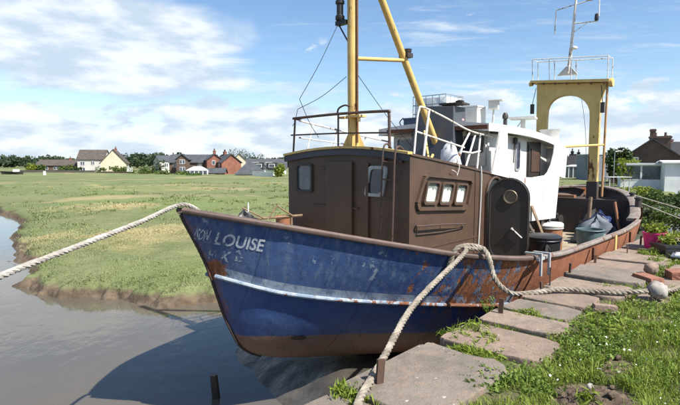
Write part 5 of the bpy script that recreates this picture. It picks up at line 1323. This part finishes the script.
# rough grass on the bank beyond the quay
n = 60000; x = rng.uniform(9.9, 34, n); y = rng.uniform(-26, -2.7, n); X = OA[0]+DA[0]*x+NA[0]*y; Y = OA[1]+DA[1]*x+NA[1]*y; Z = land_h(X, Y); rr = np.hypot(X, Y)
k = (rng.random(n) < np.clip(12/rr, 0, 1)) & (fbm(X*.8, Y*.8, 300) > .36)
tag(blades('bank_grass', X[k], Y[k], Z[k]-.02, .16*np.clip(rr[k]/14, 1, 2), .014*np.clip(rr[k]/10, 1, 4), M['grass'], .7), 'rough bright grass on the bank beyond the quay end', 'grass', kind='stuff')

# ------------------------------------------------------------------ houses
def wall_mat(name, c, c2): return plain(name, c, .9, 0, .18, .6, .2) if c2 is None else paint(name, c, c2, .8, .9, 0, 3, .2, 8, .25)
M['h_cream'] = wall_mat('cream_render', (.56, .50, .37), None); M['h_white'] = wall_mat('white_render', (.78, .78, .76), None); M['h_pale'] = wall_mat('pale_render', (.55, .53, .49), None); M['h_grey'] = wall_mat('grey_cladding', (.21, .23, .26), None); M['h_stone'] = wall_mat('rubble_stone', (.16, .14, .12), None)
def brick_mat():
    t = NT('old_red_brick'); bt = t.n('ShaderNodeTexBrick'); bt.inputs['Scale'].default_value = 3.2; t.l(t.tc.outputs['Generated'], bt.inputs['Vector'])
    n_ = t.noise(1.2, 4, .6); col = t.mix(t.ramp(n_, .35, .65), (.26, .115, .075), (.19, .085, .06)); col = t.mix(t.ramp(t.noise(9, 4, .6), .5, .7, 0, .5), col, (.15, .09, .07))
    return t.out(col, .9, 0, t.bump(t.noise(14, 4, .6), .3, .03), .2)
M['h_brick'] = brick_mat()
M['h_darkbrick'] = plain('dark_brown_stone', (.13, .085, .065), .9, 0, .3, 1.2, .3)
def slate(name, c):
    t = NT(name); w_ = t.n('ShaderNodeTexWave', wave_type='BANDS', bands_direction='Z'); w_.inputs['Scale'].default_value = 1.6; t.l(t.tc.outputs['Object'], w_.inputs['Vector'])
    col = t.mix(t.ramp(t.noise(1.5, 4, .6), .35, .65), c, tuple(q*.7 for q in c)); return t.out(col, .75, 0, t.bump(w_.outputs['Fac'], .3, .03), .3)
M['slate'] = slate('blue_grey_slate', (.075, .08, .09)); M['tiles'] = slate('brown_roof_tiles', (.10, .082, .07)); M['blackroof'] = slate('black_roof', (.03, .03, .034))
M['hglass'] = glass('house_glass', (.05, .065, .08), .08); M['hframe'] = plain('white_window_frame', (.75, .75, .74), .5)
def house(name, X, Y, z0, rz, L, W, hw, hr, mw, mr, lab, chim=(), win=(), hip=0., door=None, mgable=None, group='houses', cat='house'):
    e = empty(name, (X, Y, z0), rz); tag(e, lab, cat, group)
    b = MB(); hl, h2 = L/2, W/2
    v = [(-hl, -h2, -1.5), (hl, -h2, -1.5), (hl, h2, -1.5), (-hl, h2, -1.5), (-hl, -h2, hw), (hl, -h2, hw), (hl, h2, hw), (-hl, h2, hw)]
    f = [(0, 1, 5, 4), (2, 3, 7, 6)]
    if not hip: v += [(-hl, 0, hr), (hl, 0, hr)]; f += [(1, 2, 6, 9, 5), (3, 0, 4, 8, 7)]
    else: f += [(1, 2, 6, 5), (3, 0, 4, 7)]
    b.add(v, f); b.build('wall', mw, e)
    ov = .3; hx = hl-hip if hip else hl+ov; b = MB(); k_ = (hr-hw)/h2; ze = hw-ov*k_; th = .14
    if hip: A = [(-hl-ov, -h2-ov, ze), (hl+ov, -h2-ov, ze), (hl+ov, h2+ov, ze), (-hl-ov, h2+ov, ze), (-hx, 0, hr), (hx, 0, hr)]; F = [(0, 1, 5, 4), (2, 3, 4, 5), (1, 2, 5), (3, 0, 4)]
    else: A = [(-hx, -h2-ov, ze), (hx, -h2-ov, ze), (hx, h2+ov, ze), (-hx, h2+ov, ze), (-hx, 0, hr), (hx, 0, hr)]; F = [(0, 1, 5, 4), (2, 3, 4, 5)]
    m_ = len(A); B = [(a, c, d_+th) for a, c, d_ in A]
    b.add(B, F); b.add([p for p in A], [q_[::-1] for q_ in F])
    rimi = [(0, 1), (1, 2), (2, 3), (3, 0)] if hip else [(0, 1), (1, 5), (5, 2), (2, 3), (3, 4), (4, 0)]
    for a, c in rimi: b.add([A[a], A[c], B[c], B[a]], [(0, 1, 2, 3)])
    roof = b.build('roof', mr, e, fix=False)
    for (cx, cy, w_, h_, mc, pots) in chim:
        b = MB(); zb_ = hr-abs(cy)*k_-.5; b.box((cx-w_/2, cy-.3, zb_), (cx+w_/2, cy+.3, hr+h_)); b.box((cx-w_/2-.07, cy-.37, hr+h_-.25), (cx+w_/2+.07, cy+.37, hr+h_-.08)); b.build('chimney', mc, e)
        for k in range(pots): px = cx+(k-(pots-1)/2)*w_/(pots+.3); b = MB(); b.lathe([(.13, 0), (.11, .45), (.14, .5)], (px, cy, hr+h_), 8); b.build('chimney_pot', M['tiles'] if mc is not M['h_darkbrick'] else mc, e)
    for (face, u, z, w_, h_) in win:
        b = MB()
        P = {'f': lambda a, c, t: (u+a, -h2-t, z+c), 'r': lambda a, c, t: (hl+t, u+a, z+c), 'l': lambda a, c, t: (-hl-t, u+a, z+c)}[face]
        b.prism([(-w_/2, -h_/2), (w_/2, -h_/2), (w_/2, h_/2), (-w_/2, h_/2)], P, -.02, .05, 0)
        for sx_ in ((-.5, 0), (0, .5)) if w_ > .8 else ((-.5, .5),):
            b.prism([(w_*sx_[0]+.07, -h_/2+.09), (w_*sx_[1]-.07, -h_/2+.09), (w_*sx_[1]-.07, h_/2-.09), (w_*sx_[0]+.07, h_/2-.09)], P, .03, .062, 1)
        b.build('window', [M['hframe'], M['hglass']], e)
    if door: u, w_, h_ = door; b = MB(); b.box((u-w_/2, -h2-.06, -.2), (u+w_/2, -h2, h_)); b.build('door', M['darkbrown'], e)
    return e
# cream gabled house with its side wing (left)
hA = house('gabled_house', wx(116, 150), 150, -1.3, R(60), 9.5, 6.9, 3.0, 6.8, M['h_cream'], M['tiles'], 'cream gable-ended house with brown tiled roof across the marsh', [(2.6, .5, .9, .4, M['h_brick'], 2)], [('l', 1.4, 1.6, 1.0, 1.1)])
hA.rotation_euler = (0, 0, R(-72))
house('gabled_house', wx(95, 153), 153, -1.2, R(8), 7.5, 6.2, 4.0, 6.7, M['h_pale'], M['tiles'], 'pale two-storey wing left of the cream gable', (), [('f', -2.3, 2.7, 1.2, 1.2), ('f', -2.3, .9, 1.4, 1.2), ('f', .6, 2.8, 1.0, 1.1)])
house('bungalow', wx(63, 156), 156, -1.0, R(6), 12.5, 6.0, 1.9, 3.5, M['h_darkbrick'], M['tiles'], 'long low brown bungalow left of the gabled house', [(2.5, 0, .6, .7, M['h_brick'], 1)], [('f', -3.6, 1.0, 1.5, .9), ('f', -.5, 1.0, 1.5, .9), ('f', 3.4, 1.0, 1.5, .9)])
house('pale_house', wx(169, 150), 150, -1.3, R(38), 7.0, 5.5, 3.6, 5.0, M['h_pale'], M['slate'], 'pale grey house left of the brick house', (), [('f', -1.6, 2.3, 1.0, 1.2), ('f', 1.2, 2.3, 1.0, 1.2), ('f', 0, .8, 1.0, 1.0)])
# brick house with two tall chimneys
house('brick_house', wx(195, 132), 132, -1.8, R(4), 11.5, 6.0, 3.6, 5.5, M['h_darkbrick'], M['slate'], 'dark-roofed main range of the brick house, dormers in its roof', (), [('f', -4.2, 2.9, 1.1, 1.3), ('f', -1.2, 2.9, 1.0, 1.2), ('f', 2.0, 2.9, 1.0, 1.2), ('f', 3.8, 1.2, 1.2, 1.3)])
house('dormer_house', wx(184, 128), 128, -1.8, R(-84), 3.0, 3.0, 4.4, 5.6, M['h_darkbrick'], M['slate'], 'small dark gabled bay at the left end of the brick house', (), [('r', 0, 3.7, 1.3, 1.1), ('r', 0, 1.8, 1.3, 1.2)], cat='bay')
house('brick_house', wx(213, 127), 128, -1.8, R(-70), 6, 3.8, 4.2, 5.6, M['h_brick'], M['slate'], 'left red brick gable with the taller chimney', [(2.4, 0, 1.0, .9, M['h_brick'], 3)], [('r', -.3, 3.5, .8, 1.1), ('r', -.3, 1.4, .8, 1.1)])
house('brick_house', wx(227, 127), 127, -1.8, R(-58), 7, 5.0, 3.6, 5.5, M['h_brick'], M['slate'], 'right red brick gable with the second chimney', [(-1.2, 0, 1.0, .8, M['h_brick'], 3)], [('f', -.6, 3.1, .9, 1.2), ('f', 1.6, 3.1, .9, 1.2), ('f', -.6, 1.2, .9, 1.2)])
# conservatory: glazed bay
def conservatory(X, Y, z0, rz, L, W, h, hr, lab, npan, mw, flat=False, dado=.8):
    e = empty('conservatory', (X, Y, z0), rz); tag(e, lab, 'conservatory'); b = MB(); b.box((-L/2, -W/2, -1.5), (L/2, W/2, dado)); b.build('dado_wall', mw, e)
    for k in range(npan):
        w_ = L/npan; u = -L/2+w_*(k+.5); b = MB(); P = lambda a, c, t: (u+a, -W/2+.06-t, c)
        for (x0, x1, z0_, z1_) in ((-w_/2, w_/2, dado, dado+.1), (-w_/2, w_/2, h-.12, h), (-w_/2, -w_/2+.09, dado+.1, h-.12), (w_/2-.09, w_/2, dado+.1, h-.12)): b.prism([(x0, z0_), (x1, z0_), (x1, z1_), (x0, z1_)], P, 0, .08, 0)
        b.prism([(-w_/2+.09, dado+.1), (w_/2-.09, dado+.1), (w_/2-.09, h-.12), (-w_/2+.09, h-.12)], P, .02, .035, 1); b.build('window', [M['hframe'], M['hglass']], e)
    for s_ in (-1, 1): b = MB(); b.box((s_*L/2-.06, -W/2+.1, dado), (s_*L/2+.06, W/2, h)); b.build('end_wall', mw, e)
    b = MB()
    if flat: b.box((-L/2-.2, -W/2-.2, h+.002), (L/2+.2, W/2+.2, hr))
    else: b.add([(-L/2-.1, -W/2-.1, h), (L/2+.1, -W/2-.1, h), (L/2+.1, W/2, h), (-L/2-.1, W/2, h), (-L/2+W*.45, 0, hr), (L/2-W*.45, 0, hr)], [(0, 1, 5, 4), (2, 3, 4, 5), (1, 2, 5), (3, 0, 4), (3, 2, 1, 0)])
    b.build('roof', M['hframe'] if flat else M['lightgrey'], e); return e
conservatory(wx(198, 121), 121, -1.9, R(6), 5.0, 3.4, 1.7, 2.7, 'white glazed conservatory in front of the brick house', 5, M['h_white'], dado=.5)
house('lean_to', wx(216, 121), 122, -1.9, 0, 4.2, 2.6, 1.2, 2.2, M['h_brick'], M['slate'], 'low slate-roofed lean-to right of the small conservatory', cat='outbuilding')
house('gabled_house', wx(240, 160), 160, -1.4, R(-80), 8, 5.4, 3.4, 5.9, M['h_cream'], M['slate'], 'cream gable behind the brick house', (), [('r', 0, 2.4, .9, 1.1)])
house('shed', wx(250, 108), 109, -1.9, R(2), 5.6, 4.5, 1.3, 3.5, M['h_white'], M['slate'], 'dark hip-roofed outbuilding near the white wall', hip=2., cat='outbuilding')
house('dormer_house', wx(267, 124), 124, -1.9, R(6), 9.5, 5, 2.4, 4.4, M['h_white'], M['slate'], 'white house with dark dormers left of the cabin', (), [('f', -2.6, 3.1, 1.6, 1.2), ('f', .6, 3.1, 1.6, 1.2), ('f', -1, 1.2, 1.2, 1.2)])
for i, (u, lab) in enumerate(((259, 'left black dormer box on the white house roof'), (272, 'right black dormer box on the white house roof'))):
    e = empty('dormer', (wx(u, 121), 121.2, .95)); tag(e, lab, 'dormer', 'dormers on the white house'); b = MB(); b.box((-1.05, -.2, -1.), (1.05, 2, .75)); b.build('cheeks', M['blackroof'], e); b = MB(); b.box((-.75, -.26, -.45), (.75, -.2, .45)); b.box((-.62, -.29, -.35), (.62, -.262, .35), 1); b.build('window', [M['hframe'], M['hglass']], e)
def wall_run(name, p, q, z0, h, th, mat, lab, cap=None):
    a = math.atan2(q[1]-p[1], q[0]-p[0]); L = math.hypot(q[0]-p[0], q[1]-p[1]); e = empty(name, (p[0], p[1], z0), a); tag(e, lab, 'wall')
    b = MB(); b.box((0, -th/2, -1), (L, th/2, h)); b.build('wall', mat, e); b = MB(); b.box((-.05, -th/2-.05, h+.002), (L+.05, th/2+.05, h+.12)); b.build('coping', cap or mat, e)
wall_run('boundary_wall', (wx(18, 143), 143), (wx(96, 137), 137), -1.55, 1.0, .5, M['h_stone'], 'dark stone wall along the marsh before the bungalow', M['h_stone'])
wall_run('boundary_wall', (wx(97, 136), 136), (wx(134, 132), 132), -1.7, .9, .5, M['h_darkbrick'], 'dull brown wall along the marsh before the cream gable')
wall_run('boundary_wall', (wx(200, 117), 117), (wx(240, 113), 113), -2.0, .7, .4, M['h_brick'], 'low brick garden wall in front of the brick house')
wall_run('boundary_wall', (wx(253, 104), 104), (wx(274, 100), 100), -2.0, 1.7, .3, M['h_white'], 'bright white garden wall beside the dark outbuilding')
wall_run('boundary_wall', (wx(127, 136), 136.5), (wx(132, 136), 136.3), -1.1, 1.3, .3, M['h_white'], 'short white wall end right of the hedge')
# right-hand houses
house('brick_house', wx(668, 64)+2, 66, -1.6, R(8), 13, 7.5, 3.6, 6.1, M['h_darkbrick'], M['slate'], 'dark stone house with chimneys behind the white conservatory', (), []) if False else None
house('stone_house', wx(657, 66)-.4, 67, -1.5, R(60), 9, 9.4, 2.6, 6.1, M['h_darkbrick'], M['slate'], 'dark stone gabled house with a broad chimney at the right', [(-4.1, 0, .8, 1.25, M['h_darkbrick'], 0)], [('l', 1.9, 3.3, .95, 1.05)])
e = empty('chimney_stack', (wx(658, 63), 63, 3.4), R(-30)); tag(e, 'broad stone chimney stack with two pots on the right-hand gable', 'chimney'); b = MB(); b.box((-1.15, -.35, -1), (1.15, .35, 1.55)); b.box((-1.25, -.45, 1.3), (1.25, .45, 1.5)); b.build('stack', M['h_darkbrick'], e)
for k in (-.5, .55): b = MB(); b.lathe([(.16, 0), (.13, .4), (.17, .45)], (k, 0, 1.55), 10); b.build('chimney_pot', M['h_darkbrick'], e)
house('stone_house', wx(690, 70), 72, -1.5, R(8), 9, 7.4, 4.2, 6.0, M['h_darkbrick'], M['blackroof'], 'second dark house with slate roof at the right edge', [(-2.2, 0, .9, .5, M['h_darkbrick'], 2)])
conservatory(wx(649, 56), 56, -1.9, R(-24), 5.9, 3.0, 3.3, 3.5, 'long white flat-roofed conservatory before the stone house', 3, M['h_white'], True, 1.6)
house('annexe', wx(690, 52)+.3, 52.5, -1.9, R(-24), 5.0, 3.4, 3.5, 3.65, M['h_white'], M['h_white'], 'plain white annexe wall at the right edge', cat='annexe')
house('white_cottage', wx(579, 95), 97, -1.4, R(-26), 4.8, 4.6, 2.6, 4.6, M['h_white'], M['blackroof'], 'white cottage with steep black roof seen under the gantry', [(-.5, 0, .5, .7, M['blackroof'], 1), (.6, 0, .5, .5, M['blackroof'], 1)], [('f', 0, 1.2, 1.4, 1.1)], hip=1.5)
conservatory(wx(580, 90), 91, -2.1, R(-26), 4.4, 2.4, 3.1, 3.4, 'white glazed porch of the black-roofed cottage under the gantry', 6, M['h_white'], dado=.9)
e = empty('grey_shed', (wx(606, 80), 82, -1.3), R(3)); tag(e, 'flat grey shed seen between the gantry post and trees', 'shed'); b = MB(); b.box((-2.9, -2, -1), (2.9, 2, 4.2)); b.build('wall', M['h_grey'], e); b = MB(); b.box((-3.0, -2.1, 4.202), (3.0, 2.1, 4.32)); b.build('roof', M['lightgrey'], e)
for k in range(9): b = MB(); b.box((-2.7+k*.64, -2.05, -.8), (-2.64+k*.64, -2.002, 4.1)); b.build('cladding_rib', M['h_grey'], e)
e = empty('lamp_post', (wx(613.5, 50), 50, -1.3)); tag(e, 'thin grey lamp post beside the derrick pole', 'lamp post'); b = MB(); b.tube([(0, 0, -.5), (0, 0, 3.9), (.1, 0, 4.05), (.5, 0, 4.1)], .035, 6); b.build('pole', M['galv'], e); b = MB(); b.box((.4, -.06, 4.05), (.8, .06, 4.12)); b.build('lantern', M['lightgrey'], e)
e = empty('garden_table', (wx(617, 33), 33, .0)); tag(e, 'white garden table beyond the stern rail', 'table'); b = MB(); b.box((-.75, -.4, .66), (.75, .4, .70)); b.build('top', M['lightgrey'], e)
for sx_ in (-.65, .65):
    for sy_ in (-.3, .3): b = MB(); b.bar((sx_, sy_, -1.4), (sx_, sy_, .66), .03, 6); b.build('leg', M['lightgrey'], e)
# driftwood and a marker on the far flats
e = empty('marker_post', (wx(45, 112), 112, -1.2)); tag(e, 'small pale marker post on the marsh before the stone wall', 'post'); b = MB(); b.box((-.25, -.1, -.3), (.25, .1, 1.0)); b.build('board', M['h_white'], e); b = MB(); b.bar((0, .15, -.5), (0, .15, 1.1), .06, 6); b.build('post', M['wood'], e)
e = empty('beached_boat', (wx(13, 118), 118, -1.1), .3); tag(e, 'small dark boat drawn up on the marsh at the far left', 'boat'); b = MB(); b.add([(-2.2, 0, .0), (2.0, -.7, 0), (2.0, .7, 0), (-2.6, 0, .8), (0, -.95, .65), (2.1, -.85, .7), (2.1, .85, .7), (0, .95, .65)], [(0, 2, 1), (0, 1, 5, 4, 3), (0, 3, 7, 6, 2), (1, 2, 6, 5)]); b.build('hull', M['blacksteel'], e); b = MB(); b.box((.2, -.45, .4), (1.4, .45, 1.2)); b.build('cuddy', M['h_white'], e, bevel=.05)
